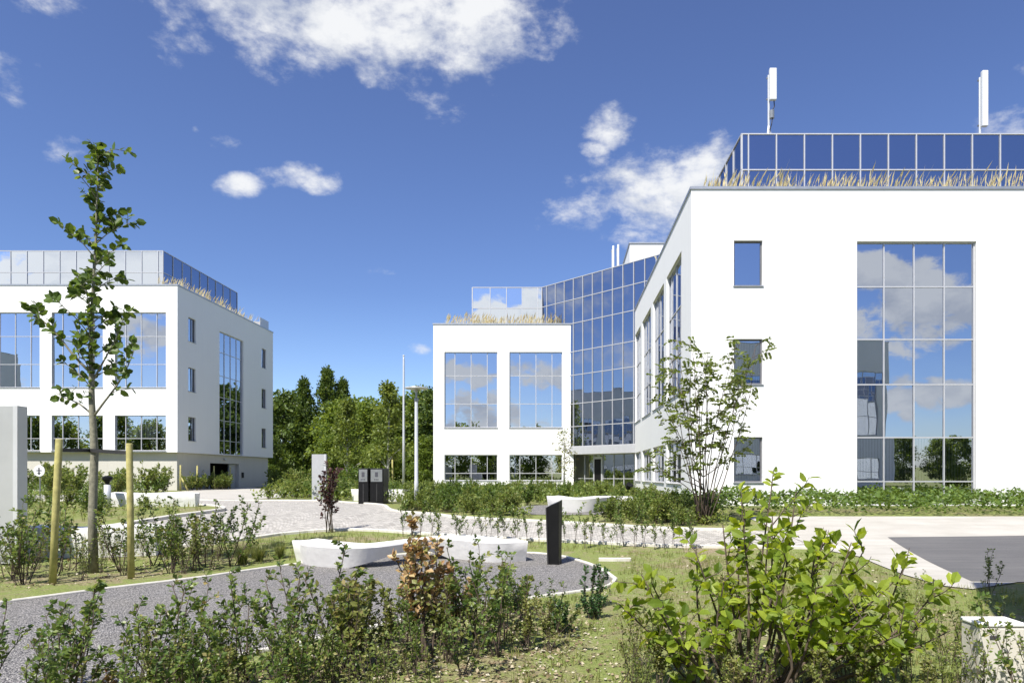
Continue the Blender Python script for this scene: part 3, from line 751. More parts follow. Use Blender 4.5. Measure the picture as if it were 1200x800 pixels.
def make_shrub(h, nst, spread, lsz, tw, npt, t0=.3, twl=.30, r0=.010):
    pl_ = Plant()
    for i in range(nst):
        az = rng.uniform(0, 2*math.pi); ln = rng.uniform(.05, spread)
        b0 = np.array([rng.normal(0, .03), rng.normal(0, .03), -.03])
        st = path3(b0, (math.cos(az)*ln, math.sin(az)*ln, 1), h*rng.uniform(.65, 1.0), 7, .10, .05)
        r = r0*rng.uniform(.7, 1.2); pl_.wood.tube(st, np.linspace(r, r*.3, len(st)), 5)
        pl_.twig(st, 8, lsz, .6)
        for k in range(tw):
            t = t0+(1-t0)*(k+rng.random())/tw
            p, d = along(st, t); a = rng.normal(0, 1, 3); a[2] = abs(a[2])*.8+.5
            tg = path3(p, unit(a)+d*.5, h*twl*(1.15-t*.6)*rng.uniform(.6, 1.1), 4, .18, .06)
            pl_.wood.tube(tg, np.linspace(r*.45, r*.2, len(tg)), 4, False)
            pl_.twig(tg, npt, lsz)
    return pl_
PROTO = {}
def proto(key, pl_, leafm, tmpl, barkm='bark_dark', merged=False, roll=.7):
    """keeps the two meshes (stem, foliage), or one merged mesh for plants seen small"""
    fb = pl_.foliage(tmpl, roll)
    if merged:
        pl_.wood.cur = 1; n0 = len(pl_.wood.v)
        mb = pl_.wood; mb.mi = [0]*len(mb.f)
        mb.v += fb.v; mb.f += [tuple(q+n0 for q in f) for f in fb.f]; mb.mi += [1]*len(fb.f)
        PROTO[key] = (mb.mesh(key, [M[barkm], M[leafm]]),)
    else:
        PROTO[key] = (pl_.wood.mesh('stem', M[barkm], True), fb.mesh('foliage', M[leafm]))
def plant(key, name, label, cat, x, y, s=1., group=None, rz=None, parts=('stem', 'foliage'), z=None, sz=None):
    me = PROTO[key]; loc = (x, y, gz(y)-.01 if z is None else z); rz = random.uniform(0, 6.28) if rz is None else rz
    if len(me) == 1:
        o = bpy.data.objects.new(name, me[0]); COL.objects.link(o)
    else:
        o = bpy.data.objects.new(name, None); COL.objects.link(o)
        for pn, m in zip(parts, me):
            c = bpy.data.objects.new(pn, m); COL.objects.link(c); c.parent = o
    o.location = loc; o.rotation_euler = (0, 0, rz); o.scale = (s, s, sz or s)
    return tag(o, label, cat, group)

for k in range(4): proto(f'shrub{k}', make_shrub(1.0, [4, 5, 4, 5][k], [.46, .36, .50, .44][k], .057, 7, 9, .22, .20, .009), 'leaf_shrub' if k < 3 else 'leaf_olive', T_SM)
proto('weed0', make_shrub(.7, 9, .50, .034, 4, 6, .2, .20, .004), 'leaf_bed', T_SM)
proto('weed1', make_shrub(.7, 8, .60, .032, 4, 6, .2, .22, .004), 'leaf_olive', T_SM)
proto('sprig', make_shrub(.5, 3, .7, .045, 4, 9, .1, .3, .005), 'leaf_olive', T_SM)
proto('withered', make_shrub(1.0, 4, .30, .050, 11, 15, .3, .24), 'leaf_brown', T_SM)
for k in range(3): proto(f'thin{k}', make_shrub(1.0, 2, .25, .058, 7, 10, .3, .24, .007), 'leaf_shrub', T_SM)
for k in range(3): proto(f'far{k}', make_shrub(1.0, 13, .85, .085, 7, 10, .1, .30, .006), ['leaf_bed', 'leaf_cover', 'leaf_bed'][k], T_SM, merged=True)
proto('purple', make_shrub(1.0, 6, .24, .048, 8, 10, .28, .16, .007), 'leaf_red', T_SM)
def make_conifer(h, w_, n):
    p = Plant(); p.wood.tube([(0, 0, -.02), (0, 0, h*.8)], [.012, .004], 5)
    for k in range(n):
        t = rng.random()**.8; r = w_*(1-t)**.7*(.35+.65*rng.random()); a = rng.uniform(0, 6.28)
        p.leaf((r*math.cos(a), r*math.sin(a), .02+t*h*.96), (math.cos(a), math.sin(a), .9), .05*rng.uniform(.6, 1.2))
    return p
proto('dwarf', make_shrub(.42, 12, .75, .042, 7, 11, .08, .26, .005), 'leaf_conifer', T_SM)
proto('narrow', make_shrub(.62, 6, .20, .040, 9, 11, .05, .16, .006), 'leaf_conifer', T_SM)
def make_tussock(h, n, sp):
    p = Plant(); p.wood.tube([(0, 0, -.02), (0, 0, .03)], [.03, .02], 5)
    b = MB()
    for k in range(n):
        a = rng.uniform(0, 6.28); L = h*rng.uniform(.6, 1.1); ln = rng.uniform(.1, sp)
        q = [np.array([rng.normal(0, .03), rng.normal(0, .03), 0])]
        for i in range(3):
            el = ln*(i+1)*.8; q.append(q[-1]+L/3*np.array([math.cos(a)*math.sin(el), math.sin(a)*math.sin(el), math.cos(el)]))
        sd_ = np.array([-math.sin(a), math.cos(a), 0])*.006
        for i in range(3):
            w0, w1 = sd_*(1-i*.3), sd_*(1-(i+1)*.3)
            b.quad(q[i]-w0, q[i]+w0, q[i+1]+w1, q[i+1]-w1)
    return p, b
tp, tb = make_tussock(.42, 160, .55)
PROTO['tussock'] = (tb.mesh('tussock', M['grass']),)

# ------------------------------------------------------------------ trees
# young linden between two stakes
tL = thing('linden_tree', 'young staked linden with slender trunk and sparse broad leaves', 'tree', (-7.36, 10.8, 0))
p = Plant()
lead = np.array([(0, 0, -.05), (-.02, 0, .9), (.0, .02, 1.9), (-.03, .0, 2.7), (-.06, .03, 3.5), (-.02, .0, 4.3), (.02, .02, 5.2), (.05, .0, 5.9), (.06, .02, 6.5), (.10, .0, 6.78)])
p.wood.tube(lead, [.072, .062, .056, .044, .032, .023, .017, .012, .008, .004], 10)
br_ = []
def limb(z, pts, r):
    q = [np.array((0, 0, 0.))+along(lead, 0)[0]*0]
    i = int(np.argmin(abs(lead[:, 2]-z))); 
    t = np.interp(z, lead[:, 2], np.arange(len(lead)))/(len(lead)-1); b0, _ = along(lead, t)
    P_ = np.array([b0]+[b0+np.array(o) for o in pts]); 
    P_ = np.array(dense([tuple(x) for x in P_], step=.18))
    p.wood.tube(P_, np.linspace(r, r*.25, len(P_)), 6); br_.append(P_); return P_
LL = .128
def leafy(P_, n, t0=.3, tw=5, twl=.28):
    p.twig(P_, n//2, LL, t0)
    for k in range(tw):
        t = t0+(1-t0)*(k+rng.random())/tw; b0, d = along(P_, t); a = rng.normal(0, 1, 3); a[2] = abs(a[2])*.4+.15
        tg = path3(b0, unit(a)+d*.6, twl*rng.uniform(.6, 1.2), 3, .2); p.wood.tube(tg, [.006, .005, .004, .003], 4, False)
        p.twig(tg, 5, LL, .2)
leafy(limb(3.15, [(-.22, -.1, .28), (-.46, -.12, .60), (-.72, -.15, .86), (-.92, -.15, 1.0)], .022), 22, .35, 8)
leafy(limb(2.45, [(.22, -.05, .25), (.45, -.1, .50), (.62, -.1, .80), (.72, -.1, 1.05)], .022), 18, .35, 7)
leafy(limb(2.5, [(-.22, 0, .18), (-.45, .05, .26), (-.66, .1, .36)], .015), 10, .3, 4)
leafy(limb(3.0, [(.2, .1, .5), (.40, .1, .9), (.46, .1, 1.25)], .018), 14, .3, 5)
for z in np.arange(2.9, 6.6, .115):
    a = rng.uniform(0, 6.28); L = (.48 if z < 4.4 else .40 if z < 5.4 else .29)*rng.uniform(.55, 1.2)*(1.0 if z < 6.4 else .75)
    leafy(limb(z, [(L*.35*math.cos(a), L*.35*math.sin(a), L*.42), (L*.8*math.cos(a), L*.8*math.sin(a), L*.75), (L*1.05*math.cos(a), L*1.05*math.sin(a), L*.92)], .010), 9, .2, 3 if z < 5.6 else 2, .20)
p.twig(lead, 8, LL, .88); p.twig(lead, 120, LL, .36, 1.4)
p.wood.build('trunk', M['bark'], tL, True)
p.foliage(T_ROUND, .8).build('crown', M['leaf_linden'], tL)
for (x, y, h, lean, lb) in ((-7.20, 9.7, 2.06, .10, 'yellow timber stake leaning right, on the left of the young linden'), (-6.42, 10.25, 2.02, -.03, 'straight yellow timber stake on the right of the young linden')):
    b = MB(); b.tube([(0, 0, -.1), (lean*.5, 0, h*.5), (lean, 0, h-.015), (lean, 0, h)], [.047, .046, .045, .040], 12)
    o = b.build('tree_stake', M['stake'], None, True, at=(x, y, gz(y))); tag(o, lb, 'tree stake', 'stakes of the young linden')
b = MB()
tieA, tieB, tieC = np.array((-7.11, 9.70, 1.90)), np.array((-7.36, 10.72, 1.93)), np.array((-6.44, 10.25, 1.88))
def strap(b, A, B, h=.055, d=.012):
    n = np.array((B-A)); n = np.array((-n[1], n[0], 0)); n = n/np.linalg.norm(n)*d
    b.hexa([A-n-(0,0,h/2), B-n-(0,0,h/2), B+n-(0,0,h/2), A+n-(0,0,h/2)], [A-n+(0,0,h/2), B-n+(0,0,h/2), B+n+(0,0,h/2), A+n+(0,0,h/2)])
strap(b, tieA, tieB-np.array((0, .02, 0))); strap(b, tieC, tieB-np.array((0, .02, .0)))
b.lathe([(.058, 1.90), (.064, 1.905), (.064, 1.955), (.058, 1.96)], -7.36, 10.80, 12)
tag(b.build('tree_tie', M['rubber']), 'black rubber strap tying the young linden to its two stakes', 'tree tie')

# multi-stem tree in front of the white corner
tA = thing('multistem_tree', 'airy multi-stem tree in front of the white building corner', 'tree', (3.72, 17.6, gz(17.6)))
p = Plant()
for i in range(19):
    az = rng.uniform(0, 6.28); ln = rng.uniform(.06, .52); L = rng.uniform(3.4, 5.3)*(1-.25*ln)
    st = path3((rng.normal(0, .10), rng.normal(0, .10), -.03), (math.cos(az)*ln, math.sin(az)*ln*.8, 1), L, 8, .07, .02)
    p.wood.tube(st, np.linspace(.015, .005, len(st)), 5)
    for k in range(8):
        t = .40+.60*(k+rng.random())/8; b0, d = along(st, t)
        a = rng.normal(0, 1, 3); a[2] = a[2]*.5+.35
        tg = path3(b0, unit(a)+d*.5, rng.uniform(.25, .62), 4, .16, -.01); p.wood.tube(tg, np.linspace(.007, .003, 5), 4, False)
        for q in range(3 if t > .6 else 2):                       # compound sprays
            b1, d1 = along(tg, .4+.6*q/3+.1)
            a2 = unit(rng.normal(0, 1, 3)*[1, 1, .7]+d1*.8); sp_ = path3(b1, a2, .24, 4, .12, -.12)
            for m_ in range(5):
                b2, d2 = along(sp_, m_/5+.1); sdv = unit(np.cross(d2, (0, 0, 1.)))
                for sg in (-1, 1): p.leaf(b2, d2*.6+sdv*sg+np.array([0, 0, -.1]), .115*rng.uniform(.7, 1.1))
for az, L, ln, z0 in ((3.4, 1.7, 1.6, .9), (3.0, 2.0, 1.0, .6), (2.7, 1.6, 1.4, 1.0), (.2, 1.5, 1.3, 1.2)):
    st = path3((0, 0, z0), (math.cos(az)*ln, math.sin(az)*ln*.4-.1, .75), L, 6, .07, .02); p.wood.tube(st, np.linspace(.014, .005, 7), 5)
    for k in range(10):
        b0, d = along(st, .4+.6*k/10); a2 = unit(rng.normal(0, 1, 3)*[1, 1, .35]+d*.6); sp_ = path3(b0, a2, .28, 4, .1, -.1)
        for m_ in range(5):
            b2, d2 = along(sp_, m_/5+.1); sdv = unit(np.cross(d2, (0, 0, 1.)))
            for sg in (-1, 1): p.leaf(b2, d2*.6+sdv*sg+np.array([0, 0, -.1]), .115*rng.uniform(.7, 1.1))
p.wood.build('trunk', M['bark_dark'], tA, True); p.foliage(T_SM, 1.1).build('crown', M['leaf_ash'], tA)

# woodland trees
def wood_tree(h, w_, kind, nclump, nleaf, lsz):
    p = Plant()
    p.wood.tube([(0, 0, -.1), (.05, 0, h*.35), (0, .05, h*.7), (0, 0, h*.92)], [.16*h/11, .12*h/11, .07*h/11, .02], 7)
    for k in range(nclump):
        if kind == 'poplar':
            t = rng.random(); r = w_*(math.sin(math.pi*min(1, .12+t*.86))**.7)*math.sqrt(rng.random()); z = h*(.10+.89*t); cr = .45
        elif kind == 'young':
            t = rng.random(); r = w_*(1-t)**.6*math.sqrt(rng.random()); z = h*(.30+.69*t); cr = .25
        else:
            t = rng.random(); lob = 1+.25*math.sin(3*t*6+k); r = w_*(math.sin(math.pi*(.16+.80*t))**.55)*math.sqrt(.25+.75*rng.random())*lob*.95; z = h*(.05+.93*t); cr = .75
        a = rng.uniform(0, 6.28); c = np.array((r*math.cos(a), r*math.sin(a), z))
        if kind != 'poplar' and k % 4 == 0:
            b0 = np.array((0, 0, max(h*.15, z-r*.8))); p.wood.tube([b0, (b0+c)/2+(0, 0, .1), c], [.05*h/11, .035*h/11, .01], 4, False)
        P_ = c+rng.normal(0, cr*.55, (nleaf, 3))*([.8, .8, 1.3] if kind == 'poplar' else [1, 1, .7])
        D_ = unit(P_-c)+rng.normal(0, .5, (nleaf, 3))+([0, 0, .9] if kind == 'poplar' else [0, 0, -.1])
        for a_, b_ in zip(P_, D_):
            if a_[2] > .05: p.leaf(a_, b_, lsz*rng.uniform(.6, 1.2))
    return p
proto('broad0', wood_tree(11, 4.6, 'broad', 170, 52, .50), 'leaf_wood', T_SM)
proto('broad1', wood_tree(11, 4.0, 'broad', 150, 52, .48), 'leaf_wood', T_SM)
proto('broad2', wood_tree(11, 4.4, 'broad', 160, 50, .50), 'leaf_poplar', T_SM)
proto('poplar', wood_tree(15, 1.6, 'poplar', 170, 44, .40), 'leaf_poplar', T_SM, 'bark_pale')
proto('young', wood_tree(6, 1.3, 'young', 80, 34, .22), 'leaf_ash', T_SM, 'bark_pale')
proto('pale', wood_tree(4, .75, 'young', 34, 16, .12), 'leaf_olive', T_SM, 'bark_pale')
TR = ('trunk', 'crown')
def wt(key, px, Y, top, label, cat='tree', group='trees of the wood behind the lawn', X=None, wide=1.):
    H = {'broad0': 11, 'broad1': 11, 'broad2': 11, 'poplar': 15.2, 'young': 6, 'pale': 4}[key]
    h = (top-.45)*.965
    o = plant(key, {'poplar': 'poplar_tree', 'young': 'young_tree', 'pale': 'young_tree'}.get(key, 'woodland_tree'), label, cat, px, Y, h/H*wide, group, None, TR, .43, h/H)
    return o
wt('broad2', -37.0, 92, 13.0, 'dark bushy tree half hidden by the left building')
wt('poplar', -33.6, 90, 14.6, 'first of the three slim poplars, nearest the left building')
wt('poplar', -30.9, 91, 16.2, 'tallest of the three slim poplars, in the middle')
wt('poplar', -29.2, 92, 14.8, 'third slim poplar, right of the tallest one')
wt('broad0', -27.2, 88, 11.6, 'broad green tree behind the grey totem sign')
wt('broad1', -23.2, 86, 11.2, 'broad green tree between the poplars and the black pedestals')
wt('broad0', -19.6, 88, 11.8, 'rounded green tree behind the flagpole')
wt('broad1', -16.0, 84, 12.4, 'tall green tree behind the street lamp')
wt('broad2', -12.8, 82, 12.6, 'dark green tree touching the rear white wing')
wt('broad2', -39.5, 99, 12.6, 'dark tree in the second row behind the left building corner')
wt('broad1', -30.5, 104, 12.4, 'second-row tree behind the poplars')
wt('broad2', -22.5, 102, 12.0, 'second-row dark tree behind the broad green ones')
wt('broad0', -15.5, 100, 12.6, 'second-row tree behind the street lamp')
wt('broad2', -34.6, 80, 6.5, 'low dark bush at the foot of the poplars')
wt('broad1', -25.8, 78, 6.2, 'low green bush at the foot of the wood')
wt('broad0', -20.0, 77, 5.8, 'low green bush behind the black pedestals')
wt('broad1', -14.6, 76, 6.0, 'low green bush left of the rear white wing')
wt('young', -11.5, 46, 7.95, 'young staked tree with open crown behind the black pedestals', group=None)
wt('young', -14.6, 47, 6.9, 'young staked tree with open crown behind the grey totem sign', group=None)
wt('pale', .28, 40, 4.3, 'thin pale young tree in front of the rear white wing', group=None, wide=1.3)
for x, y, h in ((-70, -22, 11), (-60, -26, 10), (-50, -24, 11), (-41, -30, 10), (-80, 0, 12), (-84, 12, 12), (-78, -24, 13), (-88, -22, 13), (-98, -24, 13), (-30, -24, 10), (-23, -27, 9), (-17, -23, 10), (-11, -27, 9.5), (-5, -24, 10), (2, -28, 9), (8, -25, 9), (30, -27, 5.6), (34, -24, 5.2), (38, -27, 6.0), (41, -24, 5.0), (44, -26, 5.8), (48, -24, 5.4), (52, -27, 6), (56, -24, 5.4), (-30, -48, 9), (-14, -56, 8), (2, -52, 9), (14, -60, 10), (24, -58, 9), (36, -54, 10), (48, -60, 9)):
    wt('broad1', x, y, h, 'tree far behind the viewer, mirrored in the lower panes', group='trees mirrored in the panes')
for x, y in ((4.4, 39.5), (-13.2, 46.2)): pass

# ------------------------------------------------------------------ small outdoor objects
# white sculpted bench on the gravel
def ribbon_bench(name, label, path, hw, under, top, group=None):
    b = MB(); P = np.array(dense(path, step=.12)); n = len(P); s_ = np.linspace(0, 1, n)
    kw = np.linspace(0, 1, len(hw)); W = np.interp(s_, kw, hw); Un = np.interp(s_, kw, under)
    T = np.gradient(P, axis=0); T /= np.linalg.norm(T, axis=1)[:, None]; Nn = np.stack([-T[:, 1], T[:, 0]], 1)
    rows = []
    for i in range(n):
        tp_ = 1-.06*math.cos(s_[i]*math.pi*2)
        def q(f, z): return (P[i][0]+Nn[i][0]*W[i]*f, P[i][1]+Nn[i][1]*W[i]*f, gz(P[i][1])+z)
        u = Un[i]; t = top*(.97+.03*math.cos(s_[i]*9)); m_ = (u+t)/2
        rows.append([q(-.62, u), q(-.83, m_), q(-1.0, t-.022), q(-.97, t), q(-.3, t-.012), q(.3, t-.012), q(.97, t), q(1.0, t-.022), q(.83, m_), q(.62, u)])
    for r0, r1 in zip(rows[:-1], rows[1:]):
        k = len(r0)
        for j in range(k): b.quad(r0[j], r0[(j+1) % k], r1[(j+1) % k], r1[j])
    b.quad(*rows[0][::-1]); b.quad(*rows[-1])
    import bmesh
    o = b.build(name, M['bench'], None, True)
    bm = bmesh.new(); bm.from_mesh(o.data); bmesh.ops.remove_doubles(bm, verts=bm.verts, dist=.0005); bmesh.ops.recalc_face_normals(bm, faces=bm.faces)
    bm.to_mesh(o.data); bm.free()
    for p_ in o.data.polygons: p_.use_smooth = True
    o.data.set_sharp_from_angle(angle=R(38))
    return tag(o, label, 'bench', group)
ribbon_bench('bench', 'white curved concrete bench on the grey gravel beside the black post', [(-4.5, 12.1), (-3.95, 11.62), (-3.25, 11.45), (-2.75, 11.95), (-2.2, 12.45), (-1.6, 12.4), (-1.1, 12.1), (-.66, 12.25)],
             [.24, .34, .34, .24, .22, .31, .34, .28], [0, 0, 0, .20, .20, .02, 0, 0], .395)
ribbon_bench('bench', 'far white curved bench on the gravel pad before the glass entrance', [(-.2, 21.2), (.15, 20.6), (.8, 20.45), (1.5, 20.9), (2.3, 21.0)],
             [.2, .32, .34, .28, .25], [0, 0, .02, .2, 0], .46)
ribbon_bench('bench', 'low white bench in front of the plinth of the left building', [(-14.9, 22.65), (-14.0, 22.6), (-13.0, 22.6), (-12.05, 22.75)], [.25, .28, .28, .25], [0, 0, 0, 0], .52)
ribbon_bench('bench', 'low white bench in the bed behind the linden', [(-9.85, 12.75), (-9.2, 12.65), (-8.5, 12.7), (-7.6, 12.95)], [.25, .27, .27, .25], [0, 0, 0, 0], .58)
ribbon_bench('bench', 'low white bench behind the two black pedestals', [(-8.6, 28.9), (-7.8, 28.4), (-6.8, 28.2), (-5.9, 28.3)], [.25, .27, .27, .25], [0, 0, 0, 0], .50)

# black post with a slanted top
sp = thing('sign_post', 'black slanted-top post standing on the gravel', 'post', (-.06, 11.75, 0), rz=R(-14))
b = MB(); b.hexa([(-.085, -.10, 0), (.085, -.10, 0), (.085, .10, 0), (-.085, .10, 0)], [(-.115, -.13, 1.00), (.090, -.13, 1.09), (.090, .13, 1.12), (-.115, .13, 1.03)])
b.build('body', M['black'], sp, bevel=.006)
b = MB(); b.hexa([(-.113, -.122, .012), (-.088, -.122, .012), (-.088, .122, .012), (-.113, .122, .012)], [(-.140, -.135, .985), (-.118, -.135, .995), (-.118, .135, 1.02), (-.140, .135, 1.01)]); b.build('lit_side', M['blackm'], sp)  # sunlit left face, put into the colour as a lighter black plate
b = MB(); b.lathe([(.016, 0), (.016, .012)], 0, 0, 12); o = b.build('socket', M['ink'], sp); o.location = (-.134, 0, .62); o.rotation_euler = (0, R(-90), 0)

# grey slabs
def totem(loc, w_, d_, h, label, cat, writing=False, rz=0):
    r = thing('totem_sign', label, cat, loc, rz=rz)
    b = MB(); b.box(-w_/2, w_/2-.03, -d_/2+.01, d_/2-.01, .03, h-.004); b.build('panel', M['grey_panel'], r)
    b = MB(); b.box(w_/2-.03, w_/2+.045, -d_/2, d_/2, .03, h); b.build('edge_profile', M['edge_panel'], r)
    b = MB(); b.box(-w_/2+.03, w_/2-.03, -d_/2+.03, d_/2-.03, -.05, .03); b.build('foot', M['blackm'], r)
    if writing:
        b = MB()
        for k, (L, z) in enumerate(((.30, .28), (.22, .23))): b.box(-w_/2+.08, -w_/2+.08+L, -d_/2+.004, -d_/2+.009, z, z+.022)
        b.build('lettering', M['ink'], r)
    return r
totem((-9.98, 11.75, gz(11.75)), 1.4, .22, 2.72, 'tall grey metal totem slab at the left edge', 'sign')
totem((-10.3, 29.3, .45), .56, .16, 1.98, 'pale grey totem sign beside the cobbled road', 'sign', True)
totem((5.05, 5.3, 0), 2.6, .2, 6.7, 'unseen grey slab added beyond the right edge to throw shadow on the soil', 'sign')  # made-up unseen slab, no real sign; sized only for its shadow on the soil

# black pedestals
def pedestal(x, y, w_, d_, label):
    r = thing('access_pedestal', label, 'pedestal', (x, y, .45), 'black access pedestals at the road', R(0))
    b = MB(); b.box(-w_/2, w_/2, -d_/2, d_/2, 0, 1.34); b.build('housing', M['black'], r, bevel=.012)
    b = MB(); b.box(-w_/2+.03, w_/2-.04, -d_/2-.012, -d_/2-.002, .84, 1.30); po = b.build('front_plate', M['silver'], r)
    b = MB(); b.box(-.06, .05, -d_/2-.018, -d_/2-.0125, 1.02, 1.2)
    for i in range(3): b.box(-.09+.06*i, -.05+.06*i, -d_/2-.018, -d_/2-.0125, .90, .94)
    b.build('keypad', M['ink'], po)
    b = MB(); b.box(-.02, .02, -d_/2-.006, -d_/2-.002, .1, .76); b.build('slot', M['blackm'], r)
pedestal(-7.35, 25.9, .38, .5, 'left black access pedestal with silver plate, the narrower one')
pedestal(-6.86, 26.1, .50, .8, 'right black access pedestal with silver plate, the deeper one')
b_ = MB(); 
# street lamp
sl = thing('street_lamp', 'white street lamp with flat disc head', 'street lamp', (-4.49, 21.5, gz(21.5)))
b = MB(); b.lathe([(.065, 0), (.065, .9), (.058, .92), (.052, 3.38), (.05, 3.40)], 0, 0, 16); b.build('pole', M['lampmetal'], sl, True)
b = MB(); b.lathe([(.06, 3.40), (.07, 3.42), (.07, 3.50), (.03, 3.52)], 0, 0, 14); b.lathe([(.03, 3.52), (.03, 3.68), (.05, 3.74), (.12, 3.79)], 0, 0, 14); b.build('neck', M['silver'], sl)
b = MB(); b.lathe([(.05, 3.785), (.34, 3.80), (.36, 3.82), (.35, 3.84), (.12, 3.87), (.02, 3.875)], 0, 0, 28); b.build('lamp_head', M['lampmetal'], sl, True)
b = MB(); b.box(-.035, .035, -.070, -.064, .35, .62); b.build('service_door', M['silver'], sl)
fp = thing('flagpole', 'bare white flagpole behind the street lamp', 'flagpole', (-9.1, 40, .45))
b = MB(); b.lathe([(.075, 0), (.065, 3), (.045, 7.9), (.03, 8.0)], 0, 0, 12); b.build('pole', M['lampmetal'], fp, True)
b = MB(); b.lathe([(.02, 8.0), (.06, 8.03), (.06, 8.09), (.01, 8.13)], 0, 0, 12); b.build('finial', M['lampmetal'], fp)
b = MB(); b.tube([(.085, -.03, 1.1), (.075, -.03, 7.9)], .006, 4); b.build('halyard', M['silver'], fp)
# round sign
rs = thing('round_sign', 'round white sign with dark arrow among the left shrubs', 'sign', (-19.0, 25.0, .45))
b = MB(); b.lathe([(.025, 0), (.025, 1.42)], 0, 0, 10); b.build('post', M['silver'], rs)
b = MB(); b.lathe([(.20, 0), (.205, .006), (.205, .018), (.19, .022)], 0, 0, 28); o = b.build('disc', M['signwhite'], rs); o.location = (0, -.028, 1.24); o.rotation_euler = (R(90), 0, 0)
b = MB(); b.box(-.022, .022, -.004, .004, -.13, .12); b.quad((-.07, -.0045, -.06), (0, -.0045, -.15), (.07, -.0045, -.06)); b.box(-.1, .1, -.003, .003, .0, .03); o = b.build('arrow', M['ink'], rs); o.location = (0, -.056, 1.24)
# bollard light
bl = thing('bollard_light', 'white bollard lamp with black cap beside the trunk', 'bollard light', (-14.55, 22.0, .45))
b = MB(); b.lathe([(.10, 0), (.10, .78)], 0, 0, 16); b.build('post', M['lampmetal'], bl, True)
b = MB(); b.lathe([(.06, .78), (.07, .86), (.15, .95), (.15, 1.02), (.06, 1.07)], 0, 0, 16); b.build('cap', M['black'], bl)
gs = thing('garden_spotlight', 'small black spotlight above the shrubs near the entrance', 'spotlight', (2.55, 25.0, .45))
b = MB(); b.lathe([(.02, 0), (.02, .48)], 0, 0, 8); b.build('spike', M['black'], gs)
b = MB(); b.lathe([(.06, -.14), (.12, -.08), (.13, .16), (.10, .17)], 0, 0, 14); o = b.build('head', M['black'], gs); o.location = (0, 0, .62); o.rotation_euler = (R(35), R(20), 0)
# white cabinet, bottom right
wc = thing('white_cabinet', 'low white concrete utility box at the bottom right corner', 'utility box', (3.01, 4.74, 0))
b = MB(); b.box(-.155, .155, -.11, .11, -.02, .515); b.build('body', M['concrete'], wc, bevel=.012)
b = MB(); b.box(-.162, .162, -.117, .117, .517, .545); b.build('lid', M['bench'], wc, bevel=.01)
b = MB(); b.box(-.09, -.03, -.118, -.112, .44, .46); b.build('vent', M['ink'], wc)
# yellow stakes by the buildings
for i, (x, y, h, dxx, lb) in enumerate(((-25.5, 46.0, 1.75, 0, 'left yellow stake before the beige plinth'), (-25.5, 48.1, 1.75, .02, 'second yellow stake from the plinth corner'), (-25.5, 50.5, 1.75, -.02, 'third yellow stake, left of the garage opening'),
        (-25.5, 52.9, 1.7, .03, 'yellow stake in front of the dark garage opening'), (-25.1, 46.3, .95, -.55, 'short yellow stake leaning left at the plinth corner'),
        (-14.3, 46.6, 2.7, .05, 'tall yellow stake of the young tree behind the totem sign'), (-11.1, 45.6, 2.5, -.03, 'tall yellow stake of the young tree behind the pedestals'))):
    b = MB(); b.tube([(0, 0, -.1), (dxx*.5, 0, h/2), (dxx, 0, h)], [.06, .058, .05], 8)
    tag(b.build('tree_stake', M['stake'], None, True, at=(x, y, gz(y))), lb, 'tree stake', 'yellow stakes of the far young trees')

# ------------------------------------------------------------------ planting
def inpoly(x, y, poly):
    c = False; n = len(poly)
    for i in range(n):
        (x1, y1), (x2, y2) = poly[i], poly[(i+1) % n]
        if (y1 > y) != (y2 > y) and x < (x2-x1)*(y-y1)/(y2-y1)+x1: c = not c
    return c
GRAVEL = gr_far+gr_near[1:]
ROAD = rd_near+rd_far+[(-29, 43), (-29, 30), (-40, 28)]
PAD = [(-1.6, 19.9), (.9, 19.3), (2.5, 20.3), (2.0, 23.8), (.3, 24.9), (-1.4, 24.1)]
GAP = [(-.75, 17.6), (1.2, 16.9), (1.5, 20.6), (-.75, 20.6)]
DRIVE = [(-26.7, 50.8), (-26.7, 59.2), (-13.4, 37), (-13.5, 30.2), (-17.2, 31.0), (-20.5, 34.5), (-24, 41.9)]
def scatter(poly, n, mind, avoid=()):
    xs = [p_[0] for p_ in poly]; ys = [p_[1] for p_ in poly]; out = []; tries = 0
    while len(out) < n and tries < 20*n+4000:
        tries += 1
        x, y = random.uniform(min(xs), max(xs)), random.uniform(min(ys), max(ys))
        if not inpoly(x, y, poly) or any(inpoly(x, y, a) for a in avoid): continue
        if mind > 0 and any((x-a)**2+(y-b)**2 < mind*mind for a, b in out): continue
        out.append((x, y))
    return out
# foreground row before the gravel: hand placed (x, y, height, kind)
FG = [(-3.72, 4.35, .78, 0), (-3.38, 4.72, .80, 1), (-3.15, 4.30, .66, 2), (-3.55, 4.9, .62, 0), (-2.78, 4.75, .74, 1), (-2.62, 5.0, .80, 0), (-2.42, 5.15, .84, 2), (-2.5, 4.5, .60, 1),
      (-2.12, 5.3, .90, 0), (-2.26, 4.8, .72, 1), (-1.92, 5.55, .86, 2), (-1.95, 5.0, .74, 0), (-1.72, 5.5, .80, 1), (-1.66, 6.0, .72, 3), (-1.55, 5.2, .82, 3), (-1.36, 6.1, .84, 0), (-1.42, 5.5, .80, 3),
      (-1.22, 5.9, .76, 1), (-1.05, 6.2, .78, 2), (-.92, 5.7, .90, 3), (-.80, 6.5, .86, 0), (-.66, 6.0, .78, 1), (-.58, 6.9, .70, 3), (-.48, 6.4, .88, 0), (-.36, 7.2, .62, 1), (-1.1, 5.2, .62, 1), (-.75, 5.3, .58, 2), (-.30, 6.0, .55, 3), (-1.8, 4.6, .55, 2), (-1.3, 4.7, .50, 0)]
